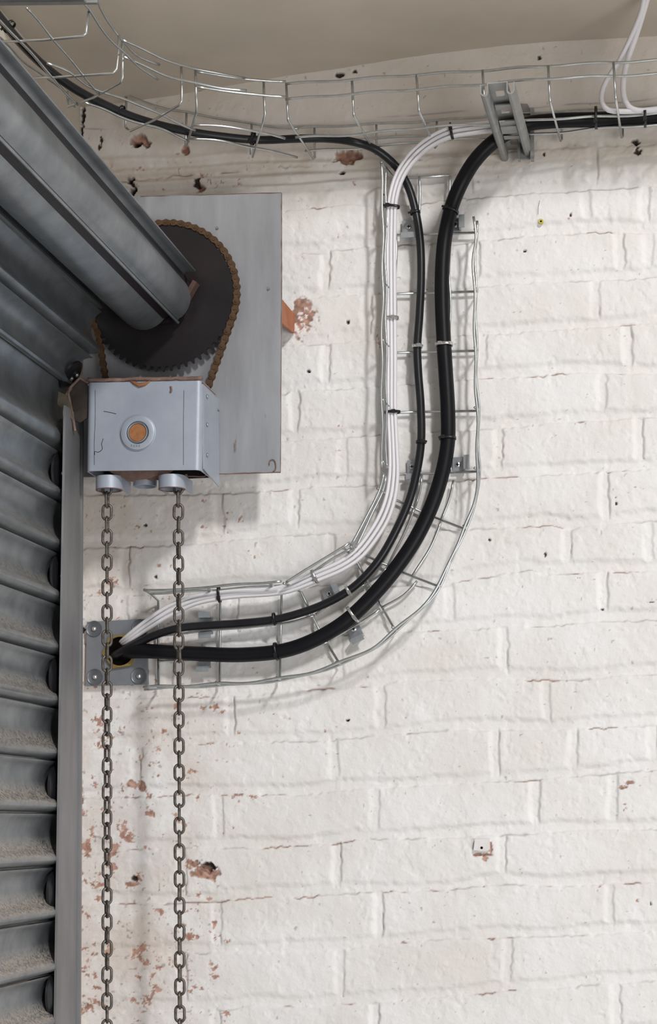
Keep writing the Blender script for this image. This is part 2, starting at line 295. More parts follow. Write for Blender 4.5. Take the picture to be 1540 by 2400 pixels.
def build_wall():
    xs = np.concatenate([np.arange(XL-0.002, 0.16, 0.0018), np.arange(0.162, 0.62, 0.0036), np.linspace(0.64, 2.2, 70)])
    zs = np.concatenate([np.linspace(0.0, 1.08, 60, endpoint=False), np.arange(1.08, 3.02, 0.0018)])
    X, Z = np.meshgrid(xs, zs); shp = X.shape
    d = np.stack([X, np.zeros_like(X), Z], -1)-CC; dz = d@CF
    px = PPX+FPX*(d@CR)/dz; py = PPY-FPX*(d@CU)/dz
    wx = px+10*(fbm(px, py, 60, 3, 3)-.5)+5*(vnoise(px, py, 13, 9)-.5)
    wy = py+6*(fbm(px, py, 90, 5, 3)-.5)+5*(vnoise(px, py, 11, 12)-.5)
    h = 0.0045*(fbm(px, py, 260, 21, 3)-.5)+0.0022*(fbm(px, py, 45, 31, 3)-.5)+0.0007*(fbm(px, py, 12, 41, 2)-.5)
    face = np.ones(shp); crack = np.zeros(shp)
    J = []
    for b in BEDS:
        bx = [p[0] for p in b]; by = [p[1] for p in b]
        y = np.interp(wx, bx, by)
        J.append(np.where(wx > 1540, by[-1]-(wx-1540)*.03, y))
    fade = 0.35+0.65*sst(.35, .65, fbm(px, py, 150, 55, 2))
    low = sst(1000, 1700, py)
    n1 = fbm(px, py, 55, 70, 3); n2 = vnoise(px, py, 120, 61); n3 = fbm(px, py, 40, 90, 2)
    rowmin = py.min(1); rowmax = py.max(1)
    for k, yj in enumerate(J):
        R = np.where((rowmax > yj.min()-70) & (rowmin < yj.max()+40))[0]
        if len(R) == 0: continue
        q = slice(R[0], R[-1]+1)
        dt = wy[q]-yj[q]                       # below the crease: positive
        mw = 16+12*(n2[q]-.3)
        m_ = sst(-mw-14, -mw+2, dt)*(1-sst(-1.5, 4.0, dt))
        face[q] = np.minimum(face[q], 1-m_*(0.50+.50*fade[q]))
        amp = sst(.50, .64, n1[q])
        crack[q] = np.maximum(crack[q], np.exp(-((dt-0.5)/1.7)**2)*amp)
    for k in range(len(J)-1):
        R = np.where((rowmax > J[k].min()-20) & (rowmin < J[k+1].max()+20))[0]
        if len(R) == 0: continue
        q = slice(R[0], R[-1]+1)
        inside = (wy[q] > J[k][q]-3) & (wy[q] < J[k+1][q]-14)
        if k in PERP: pl = PERP[k]
        else: pl = [200+365*i+(180 if k % 2 else 0) for i in range(-1, 6)]
        pl = list(pl)+[1900+365*i+(180 if k % 2 else 0) for i in range(0, 4)]
        for qq, xp in enumerate(pl):
            dx = wx[q]-(xp+4*math.sin(k*3.1+qq))
            m_ = np.where(inside, sst(-26, -12, dx)*(1-sst(-1, 6, dx)), 0)
            st = 0.45+.45*math.sin(k*7.3+qq*2.1)**2
            face[q] = np.minimum(face[q], 1-m_*st)
            cr = np.exp(-((dx-1)/1.8)**2)*sst(.52, .68, n3[q])*.6
            crack[q] = np.maximum(crack[q], np.where(inside, cr, 0))
    plaster = 1-sst(330, 380, wy+0.035*(px-1200))      # smooth render over the top of the wall
    face = face+(1-face)*plaster*.97; crack = crack*(1-plaster)
    h += 0.0047*(face-1)
    h -= 0.0020*crack
    h += 0.003*plaster*(1)
    # sagging ledge of old render at the top left
    lx = 1-sst(900, 1250, px)
    for yy, aa, ww in ((388, .006, 10), (360, .004, 9), (414, .004, 8), (437, .0035, 7)):
        ly = yy+(660-px)*.055+10*(vnoise(px, py, 120, int(yy))-.5)
        h += aa*(np.exp(-((py-ly)/ww)**2)-.8*np.exp(-((py-ly-ww*1.6)/ww)**2))*lx
    # small chips and trowel marks
    ch = fbm(px, py, 26, 111, 3)
    h -= 0.0007*sst(.66, .76, ch)*(1-plaster)
    h += 0.0005*sst(.70, .78, fbm(px, py, 16, 131, 2))
    leftw = 1-sst(330, 640, px)
    fn = fbm(px, py, 30, 141, 5, .7)
    flake = sst(.755, .79, fn+.10*leftw*sst(1500, 1800, py)+.04*leftw-.06*(1-sst(0, 1, 1-sst(520, 800, px))))
    flake = np.maximum(flake, sst(.3, .8, crack)*sst(.54, .64, fbm(px, py, 120, 151, 2)+.14*(1-sst(650, 1000, px))*low)*.85)
    vs5 = vnoise(px, py, 5, 161)*.5+vnoise(px, py, 9, 163)*.5
    speck = sst(.84, .89, vs5+.07*leftw*low-.02*(1-leftw))*.8
    rust = np.maximum(flake, .20*leftw*low*sst(.3, .65, fbm(px, py, 70, 271, 4, .65)))*(1-plaster); dark = np.maximum(speck*.5, crack*(.16+.30*vnoise(px, py, 60, 171)))
    h -= 0.0008*rust
    for (x, y, rx, ry, dp, kd, rg) in HOLES:
        nn = 1+rg*1.5*(fbm(px, py, max(5, min(14, rx)), 181+int(x), 3)-.5)*2
        nn = np.maximum(nn, .35)
        rr = np.sqrt(((px-x)/rx)**2+((py-y)/ry)**2)/nn
        mk = 1-sst(.8, 1.12, rr)
        if kd == 1 and dp < .002: mk = mk*sst(.40, .47, fbm(px, py, 12, 191, 3))
        h -= dp*mk
        if kd == 1: rust = np.maximum(rust, mk); dark = dark*(1-mk)+mk*.35*sst(.45, .6, vnoise(px, py, 8, 201))
        else: dark = np.maximum(dark, mk)
    # deep hole behind the gland plate and over the ragged mortar
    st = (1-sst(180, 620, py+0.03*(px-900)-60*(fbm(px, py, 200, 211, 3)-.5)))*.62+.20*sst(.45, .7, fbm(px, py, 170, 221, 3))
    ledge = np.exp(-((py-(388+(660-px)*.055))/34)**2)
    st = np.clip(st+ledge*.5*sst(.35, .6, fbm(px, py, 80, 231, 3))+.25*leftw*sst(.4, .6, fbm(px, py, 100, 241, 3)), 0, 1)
    st = np.maximum(st, .75*np.exp(-((px-330)/230)**4-((py-1190)/95)**2)*sst(.25, .6, fbm(px, py, 90, 291, 3)))  # brown grime patch that also paints in the hoist's shadow on the wall
    # drops of old yellowed paint along the bed joint under the render
    st = np.maximum(st, .9*np.exp(-((py-(J[0]-6))/12)**2)*sst(.38, .6, fbm(px, py, 70, 251, 3)))
    dark = np.maximum(dark, .22*np.exp(-((py-(J[0]-4))/9)**2)*sst(.40, .62, fbm(px, py, 50, 281, 3))*sst(600, 1100, px))
    V = np.stack([X, -h, Z], -1).reshape(-1, 3)
    ny, nx = shp
    idx = np.arange(ny*nx).reshape(ny, nx)
    Fq = np.stack([idx[:-1, :-1], idx[:-1, 1:], idx[1:, 1:], idx[1:, :-1]], -1).reshape(-1, 4)
    me = bpy.data.meshes.new('wall_back')
    me.vertices.add(len(V)); me.vertices.foreach_set('co', V.ravel())
    me.loops.add(Fq.size); me.loops.foreach_set('vertex_index', Fq.ravel().astype(np.int32))
    me.polygons.add(len(Fq)); me.polygons.foreach_set('loop_start', np.arange(0, Fq.size, 4, dtype=np.int32))
    try: me.polygons.foreach_set('loop_total', np.full(len(Fq), 4, dtype=np.int32))
    except Exception: pass
    me.update(calc_edges=True)
    me.polygons.foreach_set('use_smooth', np.ones(len(Fq), dtype=bool))
    a = me.color_attributes.new('wear_and_shade', 'FLOAT_COLOR', 'POINT')
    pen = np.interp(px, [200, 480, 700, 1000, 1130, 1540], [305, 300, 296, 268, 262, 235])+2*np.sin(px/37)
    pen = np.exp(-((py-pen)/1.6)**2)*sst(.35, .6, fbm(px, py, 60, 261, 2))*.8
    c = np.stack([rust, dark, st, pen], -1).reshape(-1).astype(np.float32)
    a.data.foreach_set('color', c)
    o = bpy.data.objects.new('wall_back', me); COL.objects.link(o)
    o['kind'] = 'structure'; o['label'] = 'white painted brick wall with peeling patches'
    return o
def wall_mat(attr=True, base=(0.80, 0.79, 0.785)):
    m = bpy.data.materials.new('painted_brick'); m.use_nodes = True; t = m.node_tree; b = t.nodes['Principled BSDF']
    b.inputs['Roughness'].default_value = 0.62; b.inputs['Specular IOR Level'].default_value = 0.3
    geo = t.nodes.new('ShaderNodeNewGeometry')
    def noise(sc, det=4):
        n = t.nodes.new('ShaderNodeTexNoise'); n.inputs['Scale'].default_value = sc; n.inputs['Detail'].default_value = det
        t.links.new(geo.outputs['Position'], n.inputs[0]); return n.outputs[0]
    def mix(a, bcol, f):
        x = t.nodes.new('ShaderNodeMix'); x.data_type = 'RGBA'
        if isinstance(a, tuple): x.inputs['A'].default_value = (*a, 1)
        else: t.links.new(a, x.inputs['A'])
        if isinstance(bcol, tuple): x.inputs['B'].default_value = (*bcol, 1)
        else: t.links.new(bcol, x.inputs['B'])
        t.links.new(f, x.inputs['Factor']); return x.outputs['Result']
    def rng(v, a, c, lo=0, hi=1):
        r = t.nodes.new('ShaderNodeMapRange'); r.inputs['From Min'].default_value = a; r.inputs['From Max'].default_value = c
        r.inputs['To Min'].default_value = lo; r.inputs['To Max'].default_value = hi; t.links.new(v, r.inputs['Value']); return r.outputs[0]
    last = mix(base, tuple(x*f for x, f in zip(base, (.955, .935, .91))), rng(noise(7), .42, .66))
    if attr:
        at = t.nodes.new('ShaderNodeAttribute'); at.attribute_name = 'wear_and_shade'
        sp = t.nodes.new('ShaderNodeSeparateColor'); t.links.new(at.outputs['Color'], sp.inputs[0])
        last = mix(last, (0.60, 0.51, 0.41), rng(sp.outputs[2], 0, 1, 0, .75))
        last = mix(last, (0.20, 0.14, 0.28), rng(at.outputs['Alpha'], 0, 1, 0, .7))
        terr = mix((0.28, 0.10, 0.05), (0.48, 0.25, 0.17), rng(noise(90), .4, .6))
        last = mix(last, terr, rng(sp.outputs[0], 0, 1, 0, .85))
        last = mix(last, (0.035, 0.024, 0.018), sp.outputs[1])
    t.links.new(last, b.inputs['Base Color'])
    bp = t.nodes.new('ShaderNodeBump'); bp.inputs['Strength'].default_value = .35; bp.inputs['Distance'].default_value = .0015
    t.links.new(noise(210, 5), bp.inputs['Height'])
    bp2 = t.nodes.new('ShaderNodeBump'); bp2.inputs['Strength'].default_value = .35; bp2.inputs['Distance'].default_value = .004
    t.links.new(noise(55, 3), bp2.inputs['Height']); t.links.new(bp.outputs[0], bp2.inputs['Normal']); t.links.new(bp2.outputs[0], b.inputs['Normal'])
    return m
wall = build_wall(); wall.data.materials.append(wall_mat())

def ceiling():
    ex = [PY(x, y, 0) for x, y in CEIL]; xs = np.array([p[0] for p in ex]); zs = np.array([p[2] for p in ex])
    gx = np.concatenate([np.linspace(XL-.02, 0.1, 90), np.linspace(0.15, 2.2, 20)])
    gy = np.concatenate([np.linspace(0.02, -0.12, 16), np.linspace(-0.14, -0.46, 20)])
    V = []; F = []
    for y in gy:
        for x in gx:
            z = np.interp(x, xs, zs)
            z += 0.004*(float(vnoise(np.array([x*1000]), np.array([y*1000]), 160, 5)[0])-.5)+0.10*0*y - 0.010*math.exp(y/.03)*0
            V.append((x, y, z))
    n = len(gx)
    for j in range(len(gy)-1):
        for i in range(n-1): F.append((j*n+i, (j+1)*n+i, (j+1)*n+i+1, j*n+i+1))
    b = len(V); last = (len(gy)-1)*n
    for i in range(n): V.append((gx[i], gy[-1], 3.3))     # the front drop of the soffit
    for i in range(n-1): F.append((last+i, b+i, b+i+1, last+i+1))
    o = new_mesh('ceiling', V, F, mat('ceiling_paint', (0.60, 0.53, 0.44), .8, 0, .2, 5, (0.53, 0.47, 0.40), .2, 30), None, True)
    o['kind'] = 'structure'; o['label'] = 'taupe plastered ceiling soffit'
ceiling()
mm = MB(); mm.box(XL-.25, XL, -2.8, 0.02, 2.60, 3.3); mm.box(XL-.25, XL, -0.06, 0.02, 0, 2.62)
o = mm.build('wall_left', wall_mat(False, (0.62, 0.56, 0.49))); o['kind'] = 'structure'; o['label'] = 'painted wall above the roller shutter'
mm = MB(); mm.box(XL-.4, 3.5, -6, 0.1, -.05, 0)
o = mm.build('floor', mat('concrete_floor', (.50, .48, .46), .7, 0, .2, 4, (.56, .54, .52))); o['kind'] = 'structure'; o['label'] = 'grey concrete floor'

# ================================================================== ROLLER SHUTTER
YE = -0.150                                   # right-hand ends of the slats
YFAR = -1.9
XC = PY(150, 1110, YE)[0]+0.007                # plane of the curtain
jz = PX(128, 1175, XC)[2]; jz2 = PX(128, 2283, XC)[2]; PITCH = (jz-jz2)/9
PROF = [(0, .0045), (.015, .0070), (.035, .0068), (.05, .003), (.062, -.003), (.09, -.0095), (.14, -.0125), (.20, -.0120), (.26, -.0075), (.31, -.0025), (.36, .0020), (.44, .0065), (.54, .0102), (.64, .0116), (.74, .0108), (.84, .0080), (.93, .0035), (.97, -.001), (1.0, -.002)]
def slat_mesh(joints, prof, y0, y1, yoff=None):
    """joints: (x, z) points in order from the lower edge up; the street side lies to the left of travel"""
    mb = MB()
    for a, b in zip(joints[:-1], joints[1:]):
        a = np.array(a); b = np.array(b); d = b-a; L = np.linalg.norm(d); d /= L; nrm = np.array([-d[1], d[0]])
        pts = [a+d*L*t+nrm*o for t, o in prof]
        th = 0.0011; back = [p-nrm*th for p in pts]
        ys = [y0, (y0*.985+y1*.015), y1]
        k = len(pts); V = []
        for y in ys: V += [(p[0], y, p[1]) for p in pts]
        for y in ys: V += [(p[0], y, p[1]) for p in back]
        F = []; h = len(ys)*k
        for j in range(len(ys)-1):
            for i in range(k-1):
                F.append((j*k+i, j*k+i+1, (j+1)*k+i+1, (j+1)*k+i)); F.append((h+j*k+i, h+(j+1)*k+i, h+(j+1)*k+i+1, h+j*k+i+1))
        for i in range(k-1): F.append((i, h+i, h+i+1, i+1))
        mb.add(V, F)
    return mb
def xz(x, y, Y=YE): p = PY(x, y, Y); return np.array([p[0], p[2]])
# joints up the curtain
jl = [(XC, jz+PITCH*i) for i in range(-16, 2)]
top = jl[-1]
J1 = xz(148, 903); J2 = xz(206, 829); J3 = xz(226, 722)
jl += [tuple(J1)] if J1[1]-top[1] > .3*PITCH else []
jl += [tuple(J2), tuple(J3)]
R1, R2, R3 = xz(450, 630), xz(420, 750), xz(298, 762)
def circ(a, b, c):
    A = np.array([b-a, c-a])*2; rhs = np.array([b@b-a@a, c@c-a@a]); return np.linalg.solve(A, rhs)
BC = circ(R1, R2, R3); BR = np.linalg.norm(R1-BC)
ang = lambda p: math.atan2(p[1]-BC[1], p[0]-BC[0])
stepa = ang(R1)-ang(R2)
bj = [R3, R2, R1]+[BC+BR*np.array([math.cos(ang(R1)+stepa*i), math.sin(ang(R1)+stepa*i)]) for i in (1, 2)]
bj.append(J3+np.array([-.004, 0.0]))
wrap = bj[::-1]
sh = thing('roller_shutter', (XC, -1.0, 0.0), 'galvanised steel roller shutter of curved interlocking slats, rolling onto its barrel', 'roller shutter')
slat_mesh(jl, PROF, YE+.020, YFAR).build('curtain', M['galv'], sh, 'auto')
slat_mesh(wrap, PROF, YE, YFAR).build('rolled_curtain', M['galv'], sh, 'auto')
mb = MB(); mb.cyl((BC[0], 0, BC[1]), (0, 1, 0), BR-.016, YFAR, YE-.004, 40); mb.cyl((BC[0], 0, BC[1]), (0, 1, 0), .030, YE+.01, -.105, 24)
o = mb.build('barrel', M['sprocket'], sh, 'auto'); o['label'] = 'dark barrel end plate and shaft'
p = PY(447, 685, YE+.006); mb = MB(); mb.obox(p, np.array([.85, 0, -.5])/.986, np.array([0, 1., 0]), np.array([.5, 0, .85])/.986, .004, .010, .019)
o = mb.build('barrel_lug', M['rust_dark'], sh)
for (x, y) in ((331, 750), (340, 757)):
    p = PY(x, y, YE-.004); mb = MB(); mb.lathe(p, (0, -1, 0), [(0, .004), (.0025, .0034), (.0036, 0), (0, 0)], 14); mb.build('rivet', M['cleat'], sh, True)
# nylon end locks
el_y = [880, 1110, 1350, 1590, 1842, 2090, 2332]
for i, y in enumerate(el_y):      # domed black discs riveted flat on the slat face, one on every second slat
    if i == 0:
        c = PY(164, 878, -.165); nrm = np.array([.80, 0, -.60]); c = c+nrm*.002; q = .86; offs_ = ((-.004, .004), (.006, -.006))
    else:
        c = PX(137-(y-1110)*.011, y, XC+.003); nrm = np.array([1., 0, 0]); q = 1.0; offs_ = ((0, 0),)
    side = np.cross(nrm, [0, 1., 0])
    mb = MB(); mb.lathe(c, nrm, [(0, .0050), (.012*q, .0050), (.016*q, .0068), (.024*q, .0058), (.0325*q, .0020), (.0325*q, -.002), (0, -.002)], 44)
    e_ = mb.build('end_lock', M['nylon'], sh, 'auto')
    for dy, dz in offs_:
        p = c+nrm*.0052+np.array([0, dy, 0])+side*dz*-1
        mb = MB(); mb.lathe(p, nrm, [(0, .0042), (.0028, .0034), (.0046, 0), (0, 0)], 16); mb.build('rivet', M['cleat'], e_, True)
# guide rail
FY0, FY1 = -0.240, -0.145
def rail():
    a = PY(154, 950, FY0); b = PY(131, 2400, FY0); c = PY(191, 950, FY1); d = PY(180, 2400, FY1)
    x0 = (a[0]+b[0])/2; x1 = (c[0]+d[0])/2; xr = (x0+x1)/2
    zt = a[2]
    g = thing('guide_rail', (xr, (FY0+FY1)/2, 0.6), 'tall grey steel guide channel at the right edge of the shutter', 'guide rail')
    mb = MB()
    k = lambda z, q: (q[0]+(q[1]-q[0])*(zt-z))
    V = []; zs_ = [zt, 2.0, 1.2, 0.6]
    for z in zs_:
        t = (zt-z)/(zt-b[2])
        xf = a[0]+(b[0]-a[0])*t; xb = c[0]+(d[0]-c[0])*t
        V += [(xf, FY0, z), (xb, FY1, z), (xb-.004, FY1, z), (xf-.004, FY0, z)]
    F = [(0, 3, 2, 1)]
    for i in range(len(zs_)-1):
        for q in range(4): F.append((i*4+q, i*4+(q+1) % 4, (i+1)*4+(q+1) % 4, (i+1)*4+q))
    mb.add(V, F); mb.build('flange', M['rail'], g)
    mb = MB(); mb.box(xr-.055, xr+.004, FY1-.001, FY1+.006, .6, zt); mb.build('web', M['rail'], g)
    mb = MB(); mb.box(xr-.058, xr-.054, FY0+.01, FY1, .6, zt-.1); mb.build('rear_flange', M['rail'], g)
    mb = MB()   # bent rusty cleat at its head
    mb.prism([xz(*q, -.21) for q in ((138, 918), (163, 930), (172, 985), (135, 948))], -.212, -.208)
    o = mb.build('head_cleat', mat('cleat_dull', (.10, .09, .07), .6, .3, .2, 60, (.19, .15, .10)), g); o['label'] = 'bent dull cleat with rusty edge'
    mb = MB(); mb.prism([xz(*q, -.19) for q in ((160, 925), (185, 888), (215, 905), (212, 975), (188, 990), (172, 985))], -.190, -.186)
    mb.build('head_plate', mat('head_plate_dark', (.025, .022, .02), .6, .2, .2, 60, (.07, .05, .04)), g)
    mb = MB(); mb.tube([PY(160, 922, -.193), PY(165, 908, -.193), PY(187, 886, -.193)], .0022, 8); mb.tube([PY(187, 886, -.193), PY(208, 898, -.19)], .0022, 8)
    mb.tube([PY(160, 922, -.214), PY(172, 985, -.2), PY(176, 1010, -.2)], .0022, 8)
    mb.build('rusty_edge', M['edge_rust'], g)
rail()

# ================================================================== MOUNTING PLATE, SPROCKET, CHAINS, HOIST
YP = -0.100
pl = thing('mounting_plate', PY(560, 1108, YP), 'large flat grey painted steel plate with rusty edges behind the sprocket', 'steel plate')
pts = [xz(x, y, YP-.005) for x, y in ((195, 462), (660, 452), (660, 700), (657, 1107), (560, 1110), (440, 1113), (195, 1118))]
mb = MB(); mb.prism(pts, YP-.005, YP); mb.build('sheet', M['plate'], pl)
mb = MB()
for a, b in zip([(330, 461), (660, 452), (660, 660), (657, 1107)], [(660, 452), (660, 660), (657, 1107), (508, 1111)]):
    n = 14; q = [PY(a[0]+(b[0]-a[0])*i/n+random.uniform(-.5, .5), a[1]+(b[1]-a[1])*i/n+random.uniform(-.5, .5), YP-.0045) for i in range(n+1)]
    mb.tube(q, np.array([.0006+.0008*random.random() for _ in q]), 6)
mb.build('rusty_edge', M['edge_rust'], pl)
mb = MB(); a0, a1 = PY(655, 694, YP), PY(661, 757, YP)
b0, b1 = PY(691, 737, -.004), PY(690, 781, -.004)
off = np.array([-.005, 0, 0]); mb.add([a0, a1, b1, b0, a0+off, a1+off, b1+off, b0+off], [(0, 1, 2, 3), (7, 6, 5, 4), (0, 4, 5, 1), (1, 5, 6, 2), (2, 6, 7, 3), (3, 7, 4, 0)])
mb.build('stand_off_bracket', M['red_iron'], pl)
for (x, y) in ((510, 535), (630, 677), (512, 963)):
    mb = MB(); mb.cyl(PY(x, y, YP-.005), (0, -1, 0), .0022, 0, .003 if y != 963 else .012, 12); mb.build('stud', M['rail'], pl, 'auto')
mb = MB(); hk = [PY(x, y, YP-.007) for x, y in ((631, 1090), (633, 1080), (640, 1077), (645, 1082), (646, 1100), (640, 1106))]
mb.tube(spline(hk, .003), .0008, 6); mb.build('bent_wire', M['edge_rust'], pl, True)

SPY = -0.125
sc_ = PY(383, 695, SPY); px_m = np.linalg.norm(PY(484, 695, SPY)-PY(384, 695, SPY))/100
SR = 170*px_m; NT = 60
sp = thing('drive_sprocket', sc_, 'large dark toothed sprocket wheel on the grey mounting plate', 'sprocket')
poly = []
for i in range(NT):
    for t, r in ((-.5, SR-.0052), (-.3, SR-.0048), (-.12, SR+.0028), (.12, SR+.0028), (.3, SR-.0048)):
        a = 2*pi*(i+t)/NT; poly.append((sc_[0]+r*math.cos(a), sc_[2]+r*math.sin(a)))
mb = MB(); mb.prism(poly, SPY-.0025, SPY+.0035); mb.build('toothed_disc', M['sprocket'], sp)
mb = MB(); mb.cyl(sc_, (0, -1, 0), .052, .0025, .018, 32); mb.build('hub', M['sprocket'], sp, 'auto')

# roller chain round the sprocket, down into the hoist
PCH = 2*pi*SR/NT
cR = SR+.0015
def chain_path():
    cs = PY(352, 985, SPY); r2 = 75*px_m
    cx, cz = sc_[0], sc_[2]
    # right-hand run enters at the angle where the photo shows it leaving the wheel
    aR = math.radians(-22); aL = math.radians(180+27)
    pR = np.array([cx+cR*math.cos(aR), cz+cR*math.sin(aR)]); pL = np.array([cx+cR*math.cos(aL), cz+cR*math.sin(aL)])
    eR = xz(478, 935, SPY); eL = xz(250, 905, SPY)
    P = [eR+(pR-eR)*t for t in np.linspace(0, 1, 40, endpoint=False)]
    for a in np.linspace(aR, aL, 200): P.append(np.array([cx+cR*math.cos(a), cz+cR*math.sin(a)]))
    P += [pL+(eL-pL)*t for t in np.linspace(0, 1, 40)[1:]]
    return np.array(P)
CP = chain_path(); cl = np.concatenate([[0], np.cumsum(np.linalg.norm(np.diff(CP, axis=0), axis=1))])
nl = int(cl[-1]/PCH)
dc = thing('roller_chain', sc_, 'rusty brown roller chain wrapped around the dark sprocket', 'roller chain')
def link_mesh(inner):
    mb = MB(); h = PCH/2; r = .0062 if inner else .0056
    for y in ((-.0035, -.0022), (.0022, .0035)) if inner else ((-.0052, -.0038), (.0038, .0052)):
        pts = []
        for i in range(9): a = pi/2+pi*i/8; pts.append((-h+r*math.cos(a), r*math.sin(a)))
        pts.append((0, -r*.62))
        for i in range(9): a = -pi/2+pi*i/8; pts.append((h+r*math.cos(a), r*math.sin(a)))
        pts.append((0, r*.62))
        mb.prism(pts, y[0], y[1])
    for s_ in (-h, h):
        if inner: mb.cyl((s_, 0, 0), (0, 1, 0), .0042, -.0025, .0025, 14)
        else: mb.cyl((s_, 0, 0), (0, 1, 0), .0022, -.0066, .0066, 10)
    me = bpy.data.meshes.new('chain_link'); me.from_pydata(mb.V, [], mb.F); me.update(); me.materials.append(M['chain_rust']); return me
LM = [link_mesh(True), link_mesh(False)]
for i in range(nl):
    s0 = cl[-1]*(i)/nl; s1 = cl[-1]*(i+1)/nl
    a = np.array([np.interp(s0, cl, CP[:, 0]), np.interp(s0, cl, CP[:, 1])]); b = np.array([np.interp(s1, cl, CP[:, 0]), np.interp(s1, cl, CP[:, 1])])
    c = (a+b)/2; d = b-a
    o = bpy.data.objects.new('chain_link', LM[i % 2]); COL.objects.link(o); o.parent = dc
    o.location = Vector(np.array([c[0], SPY, c[1]])-sc_); o.rotation_euler = (0, -math.atan2(d[1], d[0]), 0)

# hoist gearbox
YF = -0.200
hb = thing('chain_hoist', PY(335, 1108, YF+.04), 'grey painted chain hoist gearbox with a round rusty boss on its front', 'chain hoist')
def housing():
    c = [(205, 897), (458, 893), (478, 905), (474, 1098), (440, 1103), (203, 1104)]
    TL, TR, BR_, BL = xz(204, 897, YF), xz(474, 892, YF), xz(470, 1101, YF), xz(201, 1104, YF)
    # folded cover: cross-section rounded at the vertical corners, lofted top to bottom
    def ring(L, R, inset):
        w_ = R[0]-L[0]; r = .010; z = (L[1], R[1]); P = []
        x0, x1 = L[0], R[0]; y0 = YF; y1 = YP-.008
        P.append((x0, y1))
        for i in range(6): a = i/5*pi/2; P.append((x0+r-r*math.cos(a), y0+r-r*math.sin(a)))
        for i in range(6): a = i/5*pi/2; P.append((x1-r+r*math.sin(a), y0+r-r*math.cos(a)))
        P.append((x1, y1))
        V = []
        for x, y in P:
            t = (x-x0)/w_; V.append((x, y, z[0]+(z[1]-z[0])*t))
        return V
    A = ring(TL, TR, 0); B = ring(BL, BR_, 0); n = len(A)
    mb = MB(); mb.add(A+B, [(i, i+1, n+i+1, n+i) for i in range(n-1)])
    th = .0025
    mx = sum(v[0] for v in A)/n
    Ai = [(v[0]+(th if v[0] < mx else -th), v[1]+(th if v[1] < YF+.011 else 0), v[2]) for v in A]; Bi = [(v[0]+(th if v[0] < mx else -th), v[1]+(th if v[1] < YF+.011 else 0), v[2]) for v in B]
    mb.add(Ai+Bi, [(i, n+i, n+i+1, i+1) for i in range(n-1)])
    mb.add(A+Ai, [(i, n+i, n+i+1, i+1) for i in range(n-1)]); mb.add(B+Bi, [(i, i+1, n+i+1, n+i) for i in range(n-1)])
    mb.build('cover', M['box'], hb, 'auto')
    # top closing plate, rusty
    mb = MB(); mb.add([(TL[0], YF+.004, TL[1]-.001), (TR[0], YF+.004, TR[1]-.001), (TR[0], YP-.008, TR[1]-.001), (TL[0], YP-.008, TL[1]-.001),
                       (TL[0], YF+.004, TL[1]-.004), (TR[0], YF+.004, TR[1]-.004), (TR[0], YP-.008, TR[1]-.004), (TL[0], YP-.008, TL[1]-.004)],
                      [(0, 1, 2, 3), (7, 6, 5, 4), (0, 4, 5, 1), (1, 5, 6, 2), (2, 6, 7, 3), (3, 7, 4, 0)])
    mb.build('top_plate', M['edge_rust'], hb)
    n = 26; q = [PY(206+268*i/n, 891-4.5*i/n+random.uniform(-1.2, 1.2), YF+.002) for i in range(n+1)]
    mb = MB(); mb.tube(q, np.array([.0028+.0012*random.random() for _ in q]), 8); mb.build('rusty_top_lip', M['edge_rust'], hb, True)
    q = [PY(x, y, YF-.001) for x, y in ((304, 892), (315, 898), (326, 903), (340, 900), (352, 893))]
    mb = MB(); mb.tube(q, np.array([.001, .003, .0042, .003, .001]), 8); mb.build('rust_drip', M['rust'], hb, True)
    # right-hand mounting flange: folded side plate lapping the cover with three rivets
    zt_ = TR[1]; zb = BR_[1]
    mb = MB(); x1 = BR_[0]+.003
    mb.add([(x1, YF+.012, zt_-.008), (x1+.006, YP-.006, zt_-.010), (x1+.006, YP-.006, zb-.012), (x1, YF+.012, zb+.004)]+
           [(x1-.002, YF+.012, zt_-.008), (x1+.004, YP-.006, zt_-.010), (x1+.004, YP-.006, zb-.012), (x1-.002, YF+.012, zb+.004)],
           [(0, 1, 2, 3), (7, 6, 5, 4), (0, 4, 5, 1), (1, 5, 6, 2), (2, 6, 7, 3), (3, 7, 4, 0)])
    f = mb.build('side_flange', M['box'], hb)
    for y in (930, 996, 1067):
        p = PY(476, y, YF+.028); mb = MB(); mb.lathe((x1+.0015, p[1], p[2]), (1, 0, 0), [(0, .003), (.003, .002), (.0036, 0), (0, 0)], 14); mb.build('rivet', M['clip'], f, True)
    # inner works: side back plate and wheel disc seen from beneath
    mb = MB(); mb.box(TL[0]+.003, BR_[0]-.003, YP-.012, YP-.008, zb+.004, zt_-.006); mb.build('back_plate', M['sprocket'], hb)
    c0 = xz(330, 1010, -.165); mb = MB(); mb.lathe((c0[0], -.165, c0[1]), (0, 1, 0), [(0, -.012), (.086, -.012), (.078, 0), (.086, .012), (0, .012)], 48)
    o = mb.build('chain_wheel', M['edge_rust'], hb, 'auto')
    mb = MB(); p = PY(340, 1100, -.14); mb.lathe((p[0], p[1], p[2]-.010), (0, 0, 1), [(.018, -.02), (.020, -.02), (.020, .008), (.018, .008)], 32); mb.build('centre_collar', M['box'], hb, 'auto')
    # front boss
    c = PY(324, 1015, YF)
    mb = MB(); mb.lathe(c, (0, -1, 0), [(.0190, -.002), (.0190, .0042), (.0200, .0052), (.0275, .0052), (.0288, .0045), (.0292, .0022), (.0285, .0010), (.0302, .0005), (.0302, -.002)], 56)
    bs = mb.build('round_boss', M['box'], hb, 'auto')
    mb = MB(); mb.lathe(c, (0, -1, 0), [(.0152, -.002), (.0152, .0050), (.0163, .0062), (.0174, .0050), (.0174, -.002)], 48); mb.build('boss_ring', M['clip'], bs, 'auto')
